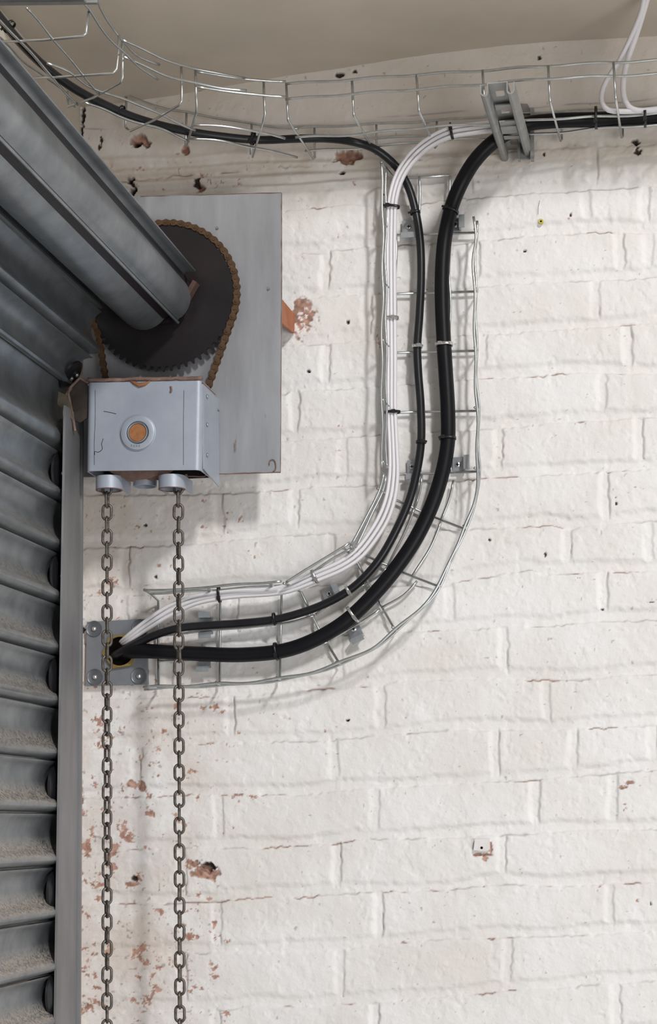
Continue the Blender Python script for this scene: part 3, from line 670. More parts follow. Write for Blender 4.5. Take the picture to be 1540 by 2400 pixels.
    mb = MB(); mb.lathe(c, (0, -1, 0), [(0, .0042), (.0146, .0042), (.0148, .002), (0, -.001)], 40); o = mb.build('rusty_core', M['copperish'], bs, 'auto')
    for i, x in enumerate((309, 315, 321, 327)):     # faint cast characters on the ring
        p = PY(x, 1044+[0, 1, 1.3, 1][i], YF-.0054); mb = MB(); mb.box(p[0]-.0012, p[0]+.0012, p[1]-.0005, p[1]+.0003, p[2]-.0016, p[2]+.0016); mb.build('cast_mark', M['cleat'], bs)
    # chain guides: open cylindrical mouths
    for (x, y, yy) in ((256, 1132, -.172), (403, 1130, -.172)):
        p = PY(x, y, yy); mb = MB()
        mb.lathe((p[0], p[1], p[2]), (0, 0, 1), [(.0200, -.012), (.0225, -.012), (.0225, .010), (.0200, .010)], 40)
        mb.box(p[0]-.0225, p[0]-.020, p[1], -.12, p[2]-.012, p[2]+.010); mb.box(p[0]+.020, p[0]+.0225, p[1], -.12, p[2]-.012, p[2]+.010)
        g = mb.build('chain_guide', M['box'], hb, 'auto')
        mb = MB(); mb.lathe((p[0], p[1], p[2]), (0, 0, 1), [(.0198, -.0127), (.0227, -.0127), (.0227, -.0115), (.0198, -.0115)], 40); mb.build('guide_rim', M['edge_rust'], g, 'auto')
    mb = MB(); mb.tube(spline([PY(x, y, -.14) for x, y in ((488, 1110), (480, 1116), (436, 1118), (436, 1124))], .004), .001, 6)
    mb.tube([PY(436, 1112, -.15), PY(437, 1128, -.15)], .0026, 8); mb.build('hanging_bolt', M['edge_rust'], hb)
housing()
def scratch(pts, Y, nm, r=.0004, mt='dark'):
    mb = MB(); mb.tube(spline([PY(x, y, Y) for x, y in pts], .003), r, 5); mb.build(nm, M[mt], hb, True)
scratch([(242, 1028), (238, 1042), (240, 1052), (230, 1060), (222, 1058), (222, 1066)], YF-.0003, 'scratch')
scratch([(243, 964), (255, 966), (272, 970)], YF-.0003, 'scratch')
scratch([(223, 915), (223, 980), (221, 1040), (221, 1090)], YF-.0002, 'scribed_line', .0003)
scratch([(431, 915), (430, 980), (430, 1040), (430, 1090)], YF-.0002, 'scribed_line', .0003)
scratch([(479, 925), (485, 955), (493, 975), (492, 996)], YF+.055, 'cobweb', .0007, 'edge_rust')
scratch([(400, 906), (402, 915), (399, 920)], YF-.0005, 'rust_spot', .0018, 'edge_rust')

# hand chains
def chain_link():
    w_ = .0096; L = .0152; r = .0024; pts = []      # centreline of a stadium: half width, half length
    hw = w_-r; hl = L-r; st = hl-hw
    for i in range(11): a = pi*i/10; pts.append((hw*math.cos(a), 0, st+hw*math.sin(a)))
    for i in range(11): a = pi+pi*i/10; pts.append((hw*math.cos(a), 0, -st+hw*math.sin(a)))
    P = np.array(pts+[pts[0], pts[1]]); n = 8; V = []; F = []; N = len(pts)
    for i in range(N):
        t = P[(i+1) % N]-P[(i-1) % N]; t /= np.linalg.norm(t); u = np.array([0, 1., 0]); v = np.cross(t, u)
        for k in range(n): a = 2*pi*k/n; V.append(P[i]+(v*math.cos(a)+u*math.sin(a))*r)
    for i in range(N):
        for k in range(n): F.append((i*n+k, i*n+(k+1) % n, ((i+1) % N)*n+(k+1) % n, ((i+1) % N)*n+k))
    me = bpy.data.meshes.new('link'); me.from_pydata(V, [], F); me.update(); me.polygons.foreach_set('use_smooth', [True]*len(F)); me.materials.append(M['link']); return me
LK = chain_link()
def hand_chain(xt, yt, xb, label, tw, first):
    Y = -.172; a = PY(xt, yt, Y); b = PY(xb, 2440, Y)
    pit = 30.6*px_m*1.0; pit = .0212
    n = int((a[2]-b[2])/pit)+1
    h = thing('hand_chain', a, label, 'chain')
    for i in range(n):
        t = i/(n-1); c = a+(b-a)*t
        o = bpy.data.objects.new('link', LK); COL.objects.link(o); o.parent = h; o.location = Vector(c-a)
        o.rotation_euler = (random.uniform(-.03, .03), random.uniform(-.02, .02), math.radians(np.interp(t, tw[0], tw[1]))+(pi/2 if (i+first) % 2 else 0))
hand_chain(251, 1142, 251, 'left-hand of two hanging steel hand chains, crossing the grey gland plate', ([0, .25, .45, .62, .8, 1], [2, 20, 42, 45, 32, 15]), 0)
hand_chain(418, 1140, 422, 'right-hand of two hanging steel hand chains, crossing the black cables', ([0, .1, .3, .5, .7, 1], [0, 28, 30, 20, 8, 4]), 0)

# ================================================================== GLAND PLATE
YG = -.006
gp = thing('gland_plate', PY(275, 1606, YG), 'small square grey plate with a brass bushed cable hole fixed to the brick wall', 'gland plate')
pts = [xz(x, y, YG) for x, y in ((205, 1458), (343, 1451), (347, 1604), (202, 1608))]
hc = PY(284, 1527, YG); hr = .022
def plate_hole(poly, c, r, y0, y1):
    n = 48; V = []; outer = []
    poly = [np.array(p) for p in poly]; cen = np.array([c[0], c[2]])
    for i in range(n):
        a = 2*pi*i/n; d = np.array([math.cos(a), math.sin(a)]); best = 1e9
        for p, q in zip(poly, poly[1:]+poly[:1]):
            e_ = q-p; den = d[0]*e_[1]-d[1]*e_[0]
            if abs(den) < 1e-9: continue
            w_ = p-cen; t = (w_[0]*e_[1]-w_[1]*e_[0])/den; s_ = (w_[0]*d[1]-w_[1]*d[0])/den
            if t > 0 and -1e-6 <= s_ <= 1+1e-6: best = min(best, t)
        outer.append(cen+d*best)
    for p in poly:   # snap the nearest ray to each corner
        k = min(range(n), key=lambda i: np.linalg.norm(outer[i]-p)); outer[k] = p
    inner = [cen+r*np.array([math.cos(2*pi*i/n), math.sin(2*pi*i/n)]) for i in range(n)]
    for y in (y0, y1):
        V += [(p[0], y, p[1]) for p in outer]; V += [(p[0], y, p[1]) for p in inner]
    F = []
    for i in range(n):
        j = (i+1) % n
        F += [(i, n+i, n+j, j), (2*n+i, 2*n+j, 3*n+j, 3*n+i), (i, j, 2*n+j, 2*n+i), (n+i, 3*n+i, 3*n+j, n+j)]
    return MB().add(V, F)
plate_hole(pts, hc, hr, YG-.003, YG+.006).build('sheet', M['gland'], gp)
hexp = [(hc[0]+.0325*math.cos(pi/3*i+.12), hc[2]+.0325*math.sin(pi/3*i+.12)) for i in range(6)]
plate_hole(hexp, hc, .0255, YG-.009, YG-.003).build('brass_bush', M['brass'], gp)
mb = MB(); mb.cyl((hc[0], YG-.0035, hc[2]), (0, -1, 0), .0254, -.001, 0, 40); o = mb.build('hole_shade_disc', M['dark'], gp)  # near-black disc: the shade inside the open hole put in as colour
for (x, y) in ((221, 1474), (223, 1587), (326, 1585), (328, 1470)):
    c = PY(x, y, YG-.003); mb = MB(); mb.lathe(c, (0, -1, 0), [(0, .001), (.012, .001), (.0138, .0022), (.0145, .001), (.0145, -.0008), (0, -.0008)], 36); wsh = mb.build('washer', M['washer'], gp, 'auto')
    mb = MB(); mb.lathe(c, (0, -1, 0), [(0, .0050), (.0022, .0046), (.0042, .0030), (.0048, .001), (0, .001)], 20); s_ = mb.build('screw_head', M['cleat'], wsh, True)

# ================================================================== WALL CABLE TRAY (wire basket)
WR = .0023
def wob(pts, per=.1, amp=.0012, ph=0):
    q = spline(pts, .01); L = np.concatenate([[0], np.cumsum(np.linalg.norm(np.diff(q, axis=0), axis=1))])
    d = np.gradient(q, axis=0); d /= np.linalg.norm(d, axis=1)[:, None]; nrm = np.cross(d, [0, 1., 0])
    return q+nrm*(amp*np.sin(2*pi*L/per+ph))[:, None]
YB, YT, YM = -.016, -.066, -.041
wt = thing('cable_basket', PY(1000, 1500, -.02), 'galvanised wire cable basket running down the brick wall and bending left to the gland plate', 'cable tray')
def lw(pts, Y, ph=0, amp=.0012, name='long_wire'):
    P = [PY(x, y, Y) for x, y in pts]; q = wob(P, .11, amp, ph); mb = MB(); mb.tube(q, WR, 8); return mb.build(name, M['zinc_wire'], wt, True)
OUT = [(1110, 508), (1114, 560), (1110, 610), (1112, 700), (1113, 800), (1114, 880), (1118, 960), (1118, 1040), (1119, 1110), (1110, 1185), (1088, 1238), (1060, 1300), (1026, 1375), (985, 1425), (928, 1474), (870, 1520), (795, 1553), (720, 1578), (655, 1590), (560, 1601), (515, 1602), (440, 1607), (370, 1609), (336, 1611)]
OUT2 = [(x+4*(1 if y < 1400 else .5), y+(4 if x < 1000 else 1)) for x, y in OUT]; OUT2[0] = (1117, 518)
lw(OUT, YT, 0); lw(OUT2, YM, 1.6)
lw([(893, 382), (897, 480), (897, 600), (897, 700), (895, 800), (895, 900), (895, 1000), (896, 1095)], YT, .4)
lw([(903, 395), (906, 480), (904, 600), (905, 700), (905, 800), (906, 900), (905, 1000), (906, 1098)], YM, 2.0)
lw([(901, 1106), (888, 1150), (860, 1210), (822, 1278)], YT, 0, .0006); lw([(905, 1112), (897, 1150), (868, 1212), (833, 1283)], YM, 1, .0006)
lw([(820, 1272), (780, 1296), (730, 1328), (670, 1364)], YT, 0, .0006); lw([(826, 1283), (785, 1306), (735, 1340), (682, 1370)], YM, 1, .0006)
lw([(660, 1362), (560, 1370), (470, 1377), (400, 1384), (337, 1382)], YT, 0, .0009); lw([(672, 1370), (560, 1379), (470, 1385), (400, 1389), (352, 1390)], YM, 1, .0009)
# base wires
lw([(983, 414), (984, 600), (984, 800), (985, 1000), (986, 1107)], YB, 0, .0008)
lw([(1053, 412), (1054, 600), (1055, 800), (1057, 1000), (1058, 1107)], YB, 1, .0012)
lw([(989, 1112), (983, 1150), (973, 1188)], YB); lw([(1063, 1126), (1053, 1165), (1036, 1218)], YB)
lw([(972, 1190), (945, 1255), (910, 1325)], YB, 0, .0006); lw([(1034, 1222), (1005, 1290), (967, 1350)], YB, 0, .0006)
lw([(908, 1330), (890, 1348), (866, 1362)], YB, 0, .0005); lw([(978, 1362), (945, 1395), (895, 1425)], YB, 0, .0006)
lw([(860, 1366), (800, 1400), (740, 1440)], YB, 0, .0005); lw([(892, 1428), (830, 1468), (772, 1502)], YB, 0, .0005)
lw([(738, 1442), (660, 1462), (515, 1475), (372, 1490)], YB, 0, .0006); lw([(770, 1504), (660, 1530), (515, 1545), (372, 1550)], YB, 0, .0006)
lw([(925, 417), (928, 600), (926, 800), (927, 1000), (928, 1110)], YB, .5)
def cw(pts):
    P = [PY(*q) for q in pts]; mb = MB(); mb.tube(P, WR, 8); mb.build('cross_wire', M['zinc_wire'], wt, True)
YC = YB+.004
cw([(893, 380, YT), (903, 392, YM), (925, 418, YC), (985, 416, YC), (1054, 411, YC), (1054, 416, YC)])
for yl, yr, full in ((552, 545, 1), (690, 683, 1), (828, 822, 1), (968, 963, 1), (1113, 1105, 1)):
    xr = 1121; cw([(897, yl-32, YT), (906, yl-20, YM), (926, yl-1, YC), (1000, yl-3, YC), (xr, yr, YC), (1119, yr-4, YM), (1113, yr-8, YT)])
cw([(885, 1145, YT), (896, 1152, YM), (920, 1168, YC), (1000, 1205, YC), (1092, 1241, YC), (1092, 1238, YM), (1087, 1232, YT)])
cw([(822, 1280, YT), (830, 1288, YM), (853, 1300, YC), (940, 1340, YC), (1032, 1376, YC), (1031, 1374, YM), (1024, 1372, YT)])
cw([(803, 1284, YT), (812, 1290, YM), (834, 1312, YC), (880, 1395, YC), (928, 1480, YC), (926, 1476, YM), (920, 1470, YT)])
cw([(665, 1367, YT), (680, 1372, YM), (706, 1388, YC), (750, 1480, YC), (797, 1557, YC), (795, 1555, YM), (788, 1552, YT)])
cw([(630, 1365, YT), (640, 1373, YM), (660, 1394, YC), (658, 1490, YC), (656, 1594, YC), (655, 1592, YM), (648, 1588, YT)])
cw([(486, 1376, YT), (495, 1386, YM), (516, 1402, YC), (516, 1500, YC), (515, 1606, YC), (513, 1604, YM), (506, 1599, YT)])
cw([(338, 1382, YT), (352, 1390, YM), (371, 1408, YC), (371, 1500, YC), (372, 1610, YC), (366, 1611, YM), (338, 1610, YT)])

# clips that hold the basket
def clip(x, y, w_, h_, ang_, label, tab, sx=0, sy=0, screw=True):
    Y = -.006; c = PY(x, y, Y); u = np.array([math.cos(ang_), 0, math.sin(ang_)]); v = np.array([-math.sin(ang_), 0, math.cos(ang_)]); yy = np.array([0, 1., 0])
    t = thing('tray_clip', c, label, 'clip', 'clips fixing the wire basket')
    hw, hh = w_*S/2, h_*S/2
    mb = MB(); mb.obox(c, u, yy, v, hw, .0015, hh)
    if 'b' in tab: mb.obox(c-v*(hh)+yy*-.008, u, yy, v, hw, .010, .0012); mb.obox(c-v*(hh+.004)+yy*-.018, u, yy, v, hw, .0012, .005)
    if 'r' in tab: mb.obox(c+u*hw+yy*-.008, u, yy, v, .0012, .010, hh); mb.obox(c+u*(hw+.004)+yy*-.018, u, yy, v, .005, .0012, hh)
    if 't' in tab: mb.obox(c+v*(hh)+yy*-.008, u, yy, v, hw, .010, .0012); mb.obox(c+v*(hh+.004)+yy*-.018, u, yy, v, hw, .0012, .005)
    mb.build('clip_body', M['clip'], t)
    if screw:
        p = c+u*sx*S+v*sy*S+yy*-.0015
        mb = MB(); mb.lathe(p, (0, -1, 0), [(0, .002), (.004, .0018), (.0052, .0008), (.0055, 0), (0, 0)], 22); s_ = mb.build('screw', M['cleat'], t, 'auto')
        mb = MB(); mb.obox(p+yy*-.002, u, yy, v, .0028, .0003, .0007); mb.obox(p+yy*-.002, u, yy, v, .0007, .0003, .0028); mb.build('cross_slot', M['dark'], s_)
clip(960, 535, 34, 36, 0, 'grey screwed clip at the top of the wire basket, left of the thick cable', 'b', -2, 3)
clip(1066, 527, 26, 30, 0, 'grey clip half hidden right of the thick cable at the basket top', 'r', 2, 0)
clip(970, 1097, 30, 36, 0, 'grey screwed clip beside the thin black cable above the bend', 'b', -4, 3)
clip(1076, 1088, 28, 32, 0, 'grey screwed clip right of the thick black cable above the bend', 'r', -3, -1)
clip(772, 1392, 30, 28, .40, 'tilted grey screwed clip above the thin cable on the bend', 'r', 0, 0)
clip(832, 1480, 30, 34, .42, 'tilted grey clip below the thick cable on the bend', 'b', 0, 6)
clip(485, 1467, 28, 36, 0, 'small grey clip behind the thin cable on the lower run', 'tb', 2, -2)
clip(480, 1552, 28, 24, 0, 'small grey clip under the thick cable on the lower run', 'b', 0, 0, False)

# ================================================================== CEILING-LEVEL CABLE TRAY
ZF = PY(1022, 345, -.02)[2]; ZT = PY(975, 175, -.17)[2]; ZM = (ZF+ZT)/2+.006
tb = thing('cable_basket', (-.1, -.1, ZF), 'straight galvanised wire cable basket along the top of the wall, right of the join', 'cable tray')
ta = thing('cable_basket', (-.75, -.3, ZF), 'curved galvanised wire cable basket turning toward the viewer above the shutter barrel', 'cable tray')
def tz(par, pts, Z, amp=.0012, ph=0):
    P = [PZ(x, y, Z) for x, y in pts]; q = spline(P, .012); L = np.concatenate([[0], np.cumsum(np.linalg.norm(np.diff(q, axis=0), axis=1))])
    q = q+np.array([0, 0, 1.])*(amp*np.sin(2*pi*L/.12+ph))[:, None]
    mb = MB(); mb.tube(q, WR*.95, 8); mb.build('long_wire', M['zinc_wire'], par, True); return q
# straight run, front top / front mid / floor / back
tz(tb, [(669, 197), (827, 186), (975, 175), (1135, 165), (1287, 154), (1440, 146), (1600, 138)], ZT)
tz(tb, [(669, 233), (827, 220), (975, 209), (1135, 197), (1287, 184), (1440, 178), (1600, 170)], ZM)
tz(tb, [(692, 322), (830, 315), (1000, 298), (1150, 290), (1300, 278), (1440, 272), (1600, 262)], ZF)
tz(tb, [(715, 354), (860, 345), (1000, 331), (1150, 323), (1300, 311), (1440, 298), (1600, 290)], ZF)
def ty(par, pts, Y, ph=0, amp=.001):
    P = [PY(x, y, Y) for x, y in pts]; q = wob(P, .12, amp, ph); mb = MB(); mb.tube(q, WR*.95, 8); mb.build('long_wire', M['zinc_wire'], par, True)
ty(tb, [(690, 300), (830, 293), (1000, 284), (1150, 272), (1300, 262), (1540, 250), (1600, 247)], -.022)
ty(tb, [(740, 332), (860, 325), (1000, 318), (1150, 311), (1300, 300), (1540, 285), (1600, 282)], -.022)
def cross(par, xt, yt, xb, yb, xe, ye, xu, yu, Yf=-.17, Yb=-.02, tube=True):
    P = [PY(xt, yt, Yf), PY(xb, yb-6, Yf), PY(xb+1, yb, Yf+.003), PY(xe, ye, Yb-.002), PY(xe+3, ye-3, Yb), PY(xu, yu, Yb)]
    mb = MB(); mb.tube(P, WR*.95, 8); mb.build('cross_wire', M['zinc_wire'], par, True)
for (xt, yt, xb, yb, xe, ye, xu, yu) in ((671, 197, 675, 283, 735, 372, 737, 300), (825, 187, 829, 272, 880, 361, 882, 288), (976, 175, 982, 262, 1020, 346, 1024, 282),
        (1131, 164, 1136, 252, 1170, 340, 1172, 276), (1285, 154, 1289, 240, 1314, 330, 1316, 262), (1438, 146, 1443, 234, 1457, 322, 1460, 255), (1592, 139, 1594, 226, 1602, 312, 1604, 246)):
    cross(tb, xt, yt, xb, yb, xe, ye, xu, yu)
# curved run
tz(ta, [(225, -15), (232, 12), (262, 62), (292, 100), (330, 135), (374, 153)], ZT, .0006)
tz(ta, [(195, 5), (207, 20), (235, 62), (262, 97), (300, 130), (330, 160), (370, 186)], ZM, .0006)
tz(ta, [(288, 94), (340, 118), (400, 144), (458, 162), (520, 172), (575, 184)], ZT, .0008)
tz(ta, [(290, 133), (340, 155), (400, 180), (458, 195), (520, 206), (578, 212)], ZM, .0008)
tz(ta, [(457, 167), (520, 178), (600, 187), (640, 191), (670, 192)], ZT, .0006)
tz(ta, [(458, 203), (520, 213), (600, 221), (640, 226), (670, 228)], ZM, .0006)
tz(ta, [(62, 18), (95, 55), (130, 100), (170, 145), (205, 190), (232, 220)], ZF, .0005)
tz(ta, [(-20, 28), (12, 62), (55, 105), (100, 155), (125, 185), (150, 215), (182, 245)], ZF, .0005)
tz(ta, [(110, 148), (160, 168), (205, 200), (245, 218), (300, 235), (370, 265), (400, 280), (457, 305)], ZF, .0008)
tz(ta, [(198, 240), (240, 255), (280, 272), (330, 290), (380, 303), (443, 331)], ZF, .0008)
tz(ta, [(452, 293), (520, 296), (560, 300), (620, 312), (668, 325)], ZF, .0007)
tz(ta, [(443, 325), (520, 330), (580, 343), (640, 355), (697, 368)], ZF, .0007)
tz(ta, [(-10, 80), (20, 108), (55, 145), (100, 177), (140, 205), (175, 250)], ZF+.02, .0006)
ty(ta, [(250, 212), (320, 232), (400, 258), (440, 264), (520, 278), (600, 292), (700, 302)], -.03)
def crz(pts):      # (x, y, Z) points
    P = [PZ(*q) for q in pts]; mb = MB(); mb.tube(P, WR*.95, 8); mb.build('cross_wire', M['zinc_wire'], ta, True)
crz([(207, 27, ZM), (202, 78, ZF+.004), (194, 85, ZF), (100, 94, ZF), (-10, 98, ZF)])
crz([(279, 82, ZT), (278, 125, ZM), (273, 163, ZF+.005), (264, 172, ZF), (150, 180, ZF), (62, 184, ZF)])
crz([(287, 96, ZT), (288, 135, ZM), (287, 182, ZF+.005), (282, 194, ZF), (220, 228, ZF), (160, 250, ZF), (158, 215, ZF+.03)])
crz([(425, 157, ZT), (426, 195, ZM), (426, 236, ZF+.005), (419, 247, ZF), (360, 282, ZF), (305, 307, ZF), (296, 300, ZF+.006)])
crz([(458, 165, ZT), (459, 200, ZM), (461, 248, ZF+.005), (460, 265, ZF), (452, 292, ZF), (437, 342, ZF)])
crz([(618, 192, ZT), (619, 226, ZM), (621, 268, ZF+.005), (617, 285, ZF), (605, 325, ZF), (592, 368, ZF)])
for x, y0, y1 in ((296, 228, 300), (437, 265, 340), (590, 290, 362), (46, 108, 178)):
    mb = MB(); mb.tube([PY(x, y0, -.03 if x > 100 else -.3), PY(x-2, y1, -.03 if x > 100 else -.3)], WR*.95, 8); mb.build('cross_wire', M['zinc_wire'], ta, True)

# strut over the tray at top left
st = thing('strut_channel', PZ(115, 10, ZF-.03), 'short dark galvanised strut across the wire basket at the top left corner', 'strut')
a = PZ(-60, 14, ZF-.03); b = PZ(229, 11, ZF-.03)
mb = MB(); d = b-a; L = np.linalg.norm(d); d /= L; yy = np.cross([0, 0, 1.], d)
STS = -1.0 if yy[1] > 0 else 1.0
prof = [(-.0, 0), (.007, 0), (.007, .002), (.002, .002), (.002, .038), (.039, .038), (.039, .002), (.034, .002), (.034, 0), (.041, 0), (.041, .041), (0, .041)]
V = [a+yy*p[0]*STS+np.array([0, 0, 1.])*(p[1]-.041*0) for p in prof]+[b+yy*p[0]*STS+np.array([0, 0, 1.])*(p[1]) for p in prof]
n = len(prof); mb.add(V, [(i, (i+1) % n, n+(i+1) % n, n+i) for i in range(n)]+[tuple(range(n)), tuple(range(2*n-1, n-1, -1))]); mb.build('channel', M['strut'], st)

# cantilever bracket
ZS = ZF-.006
A = PZ(1166, 222, ZS-.021); B = PZ(1214, 385, ZS-.021)
ax = B-A; Lb = np.linalg.norm(ax[:2]); ax = ax/np.linalg.norm(ax); sx_ = np.cross(ax, [0, 0, 1.]); sx_ /= np.linalg.norm(sx_); up = np.array([0, 0, 1.])
br = thing('strut_bracket', B, 'grey slotted steel strut bracket standing out from the wall under the top wire basket', 'bracket')
def along(poly, t0, t1, mb):   # poly of (side, up) in metres about the axis line
    n = len(poly); V = [A+ax*Lb*t0+sx_*p[0]+up*p[1] for p in poly]+[A+ax*Lb*t1+sx_*p[0]+up*p[1] for p in poly]
    return mb.add(V, [(i, (i+1) % n, n+(i+1) % n, n+i) for i in range(n)]+[tuple(range(n-1, -1, -1)), tuple(range(n, 2*n))])
W2 = .0275
for s_ in (-1, 1):
    mb = MB(); o_ = W2*s_
    # outer wall, wide rolled lip turned inward
    pr = [(o_, .019), (o_, .004), (o_-.003*s_, 0), (o_-.007*s_, -.001), (o_-.011*s_, 0), (o_-.013*s_, .004), (o_-.013*s_, .019), (o_-.011*s_, .019), (o_-.011*s_, .005), (o_-.007*s_, .001), (o_-.002*s_, .005), (o_-.002*s_, .019)]
    along(pr, 0, 1, mb); mb.build('lip_rail', M['strut'], br)
mb = MB(); hs = [(0.10, .17), (.33, .40), (.56, .63), (.78, .86)]; t = 0.0
hw = .0165
for h0, h1 in hs:
    along([(-hw, .019), (hw, .019), (hw, .021), (-hw, .021)], t, h0, mb)
    along([(-hw, .019), (-.007, .019), (-.007, .021), (-hw, .021)], h0, h1, mb); along([(.007, .019), (hw, .019), (hw, .021), (.007, .021)], h0, h1, mb)
    t = h1
along([(-hw, .019), (hw, .019), (hw, .021), (-hw, .021)], t, 1, mb); mb.build('slotted_web', M['strut'], br)
for i, (t0, t1, zz) in enumerate(((.24, .30, .013), (.44, .50, .010), (.50, .60, .008), (.66, .70, .010))):
    mb = MB(); along([(-.013, zz), (.013, zz), (.013, zz+.002), (-.013, zz+.002)], t0, t1, mb); mb.build('channel_nut', M['strut'], br)
pb = PY(1232, 300, -.018); mb = MB()
mb.prism([xz(*q, -.02) for q in ((1213, 243), (1236, 243), (1247, 262), (1251, 372), (1215, 372))], -.02, -.016)
for x0, x1 in ((1213, 1219), (1243, 1251)):
    mb.prism([xz(*q, -.034) for q in ((x0, 252), (x1, 252), (x1, 372), (x0, 372))], -.034, -.018)
mb.build('wall_foot', M['strut'], br)

# ================================================================== CABLES
def cable(name, pts, r, mt, label, r2=None, n=16, cat='cable', group=None, step=.01):
    P = [PZ(x, y, v) if k == 'Z' else PY(x, y, v) for x, y, k, v in pts]
    V, F = sweep(spline(P, step), r, n, True, r2, None if r2 is None else (0, -1, 0))
    return tag(new_mesh(name, V, F, mt, None, True), label, cat, group)
Zc = ZF+.010
thin = [(-40, -10, 'Z', Zc), (0, 42, 'Z', Zc), (45, 97, 'Z', Zc), (100, 152, 'Z', Zc), (170, 205, 'Z', Zc), (240, 243, 'Z', Zc), (320, 277, 'Z', Zc), (420, 304, 'Z', Zc), (520, 320, 'Z', Zc), (610, 328, 'Z', Zc), (700, 325, 'Z', Zc), (770, 325, 'Z', Zc),
 (830, 333, 'Y', -.075), (880, 350, 'Y', -.05), (930, 392, 'Y', -.028), (958, 440, 'Y', -.027), (975, 500, 'Y', -.028), (985, 570, 'Y', -.028), (987, 650, 'Y', -.028), (983, 740, 'Y', -.028), (978, 812, 'Y', -.028), (980, 870, 'Y', -.028), (986, 950, 'Y', -.028), (987, 1035, 'Y', -.028), (978, 1100, 'Y', -.028), (960, 1170, 'Y', -.028),
 (930, 1240, 'Y', -.028), (890, 1310, 'Y', -.028), (850, 1357, 'Y', -.028), (815, 1386, 'Y', -.028), (760, 1416, 'Y', -.028), (700, 1438, 'Y', -.028), (643, 1452, 'Y', -.028), (560, 1461, 'Y', -.03), (480, 1466, 'Y', -.035), (420, 1472, 'Y', -.038), (360, 1490, 'Y', -.032), (310, 1514, 'Y', -.026), (275, 1532, 'Y', -.016), (262, 1540, 'Y', .002)]
cable('power_cable', thin, .0071, M['rubber2'], 'thinner black cable from the top left corner, down the middle of the wall basket')
thick = [(1640, 266, 'Z', ZF+.0155), (1540, 273, 'Z', ZF+.0155), (1400, 280, 'Z', ZF+.0155), (1300, 283, 'Z', ZF+.0155), (1235, 291, 'Z', ZF+.0135), (1170, 323, 'Y', -.065), (1120, 368, 'Y', -.06), (1086, 420, 'Y', -.045), (1060, 480, 'Y', -.036), (1044, 550, 'Y', -.034), (1037, 620, 'Y', -.034), (1036, 700, 'Y', -.034), (1040, 800, 'Y', -.034), (1045, 880, 'Y', -.034), (1050, 970, 'Y', -.034),
 (1049, 1040, 'Y', -.034), (1035, 1115, 'Y', -.034), (1010, 1190, 'Y', -.034), (970, 1270, 'Y', -.034), (920, 1342, 'Y', -.034), (870, 1400, 'Y', -.034), (815, 1452, 'Y', -.034), (760, 1488, 'Y', -.034), (700, 1515, 'Y', -.034), (648, 1528, 'Y', -.034), (560, 1535, 'Y', -.034), (480, 1533, 'Y', -.034), (400, 1529, 'Y', -.033), (340, 1526, 'Y', -.03), (300, 1527, 'Y', -.016), (285, 1528, 'Y', .002)]
cable('power_cable', thick, .0128, M['rubber'], 'thick black cable from the right edge, curving down past the strut bracket', n=22)
wmid = [(1215, 288, -.085), (1150, 297, -.09), (1100, 303, -.085), (1058, 310, -.08), (1012, 331, -.066), (970, 365, -.054), (938, 410, -.048), (921, 465, -.042), (917, 540, -.036), (917, 700, -.032), (918, 850, -.032), (918, 960, -.032), (922, 1050, -.032), (923, 1110, -.032), (916, 1165, -.032), (900, 1212, -.032), (874, 1256, -.034), (840, 1298, -.036), (800, 1326, -.04), (740, 1352, -.042),
        (680, 1377, -.04), (640, 1386, -.04), (560, 1391, -.042), (514, 1396, -.042), (455, 1407, -.04), (400, 1430, -.036), (345, 1464, -.03), (300, 1498, -.018), (283, 1512, .002)]
def offs(mid, o, extra=None):
    P = np.array([(a, b) for a, b, c in mid], float); d = np.gradient(P, axis=0); d /= np.linalg.norm(d, axis=1)[:, None]
    nrm = np.stack([-d[:, 1], d[:, 0]], 1); out_ = []
    for i, (a, b, c) in enumerate(mid):
        k = o*(1 if extra is None else extra(i)); out_.append((a+nrm[i][0]*k, b+nrm[i][1]*k, 'Y', c))
    return out_
spread = lambda i: np.interp(i, [0, 3, 7, 12, 15, 19, 21, 23, 25, 28], [1.2, 1.25, 1.0, 1.0, 1.35, 1.2, .8, .9, 1.3, .6])
for o_, lb in ((-8.2, 'outermost (right-hand, lower) of the three flat white cables in the wall basket'), (0, 'middle one of the three flat white cables in the wall basket'), (8.2, 'inner left-hand one of the three flat white cables in the wall basket')):
    cable('flat_cable', offs(wmid, -o_, spread), .0034, M['pvc'], lb, .0056, 14, group='flat white cables in the wall basket')
cable('flat_cable', [(1512, -30, 'Y', -.19), (1505, 20, 'Y', -.165), (1480, 85, 'Y', -.135), (1450, 145, 'Y', -.12), (1421, 190, 'Y', -.115), (1410, 220, 'Y', -.115), (1412, 243, 'Y', -.115), (1426, 258, 'Y', -.112), (1455, 261, 'Y', -.11), (1540, 258, 'Y', -.10), (1600, 256, 'Y', -.10)], .0042, M['pvc'], 'left one of the pair of white cables dropping from the ceiling at the top right', .0062, 14, group='white cables dropping from the ceiling')
cable('flat_cable', [(1524, -30, 'Y', -.19), (1512, 15, 'Y', -.165), (1492, 80, 'Y', -.135), (1470, 145, 'Y', -.12), (1461, 190, 'Y', -.115), (1462, 225, 'Y', -.115), (1474, 250, 'Y', -.112), (1495, 259, 'Y', -.108), (1540, 256, 'Y', -.106), (1600, 252, 'Y', -.106)], .0048, M['pvc'], 'right one of the pair of white cables dropping from the ceiling at the top right', .0062, 14, group='white cables dropping from the ceiling')

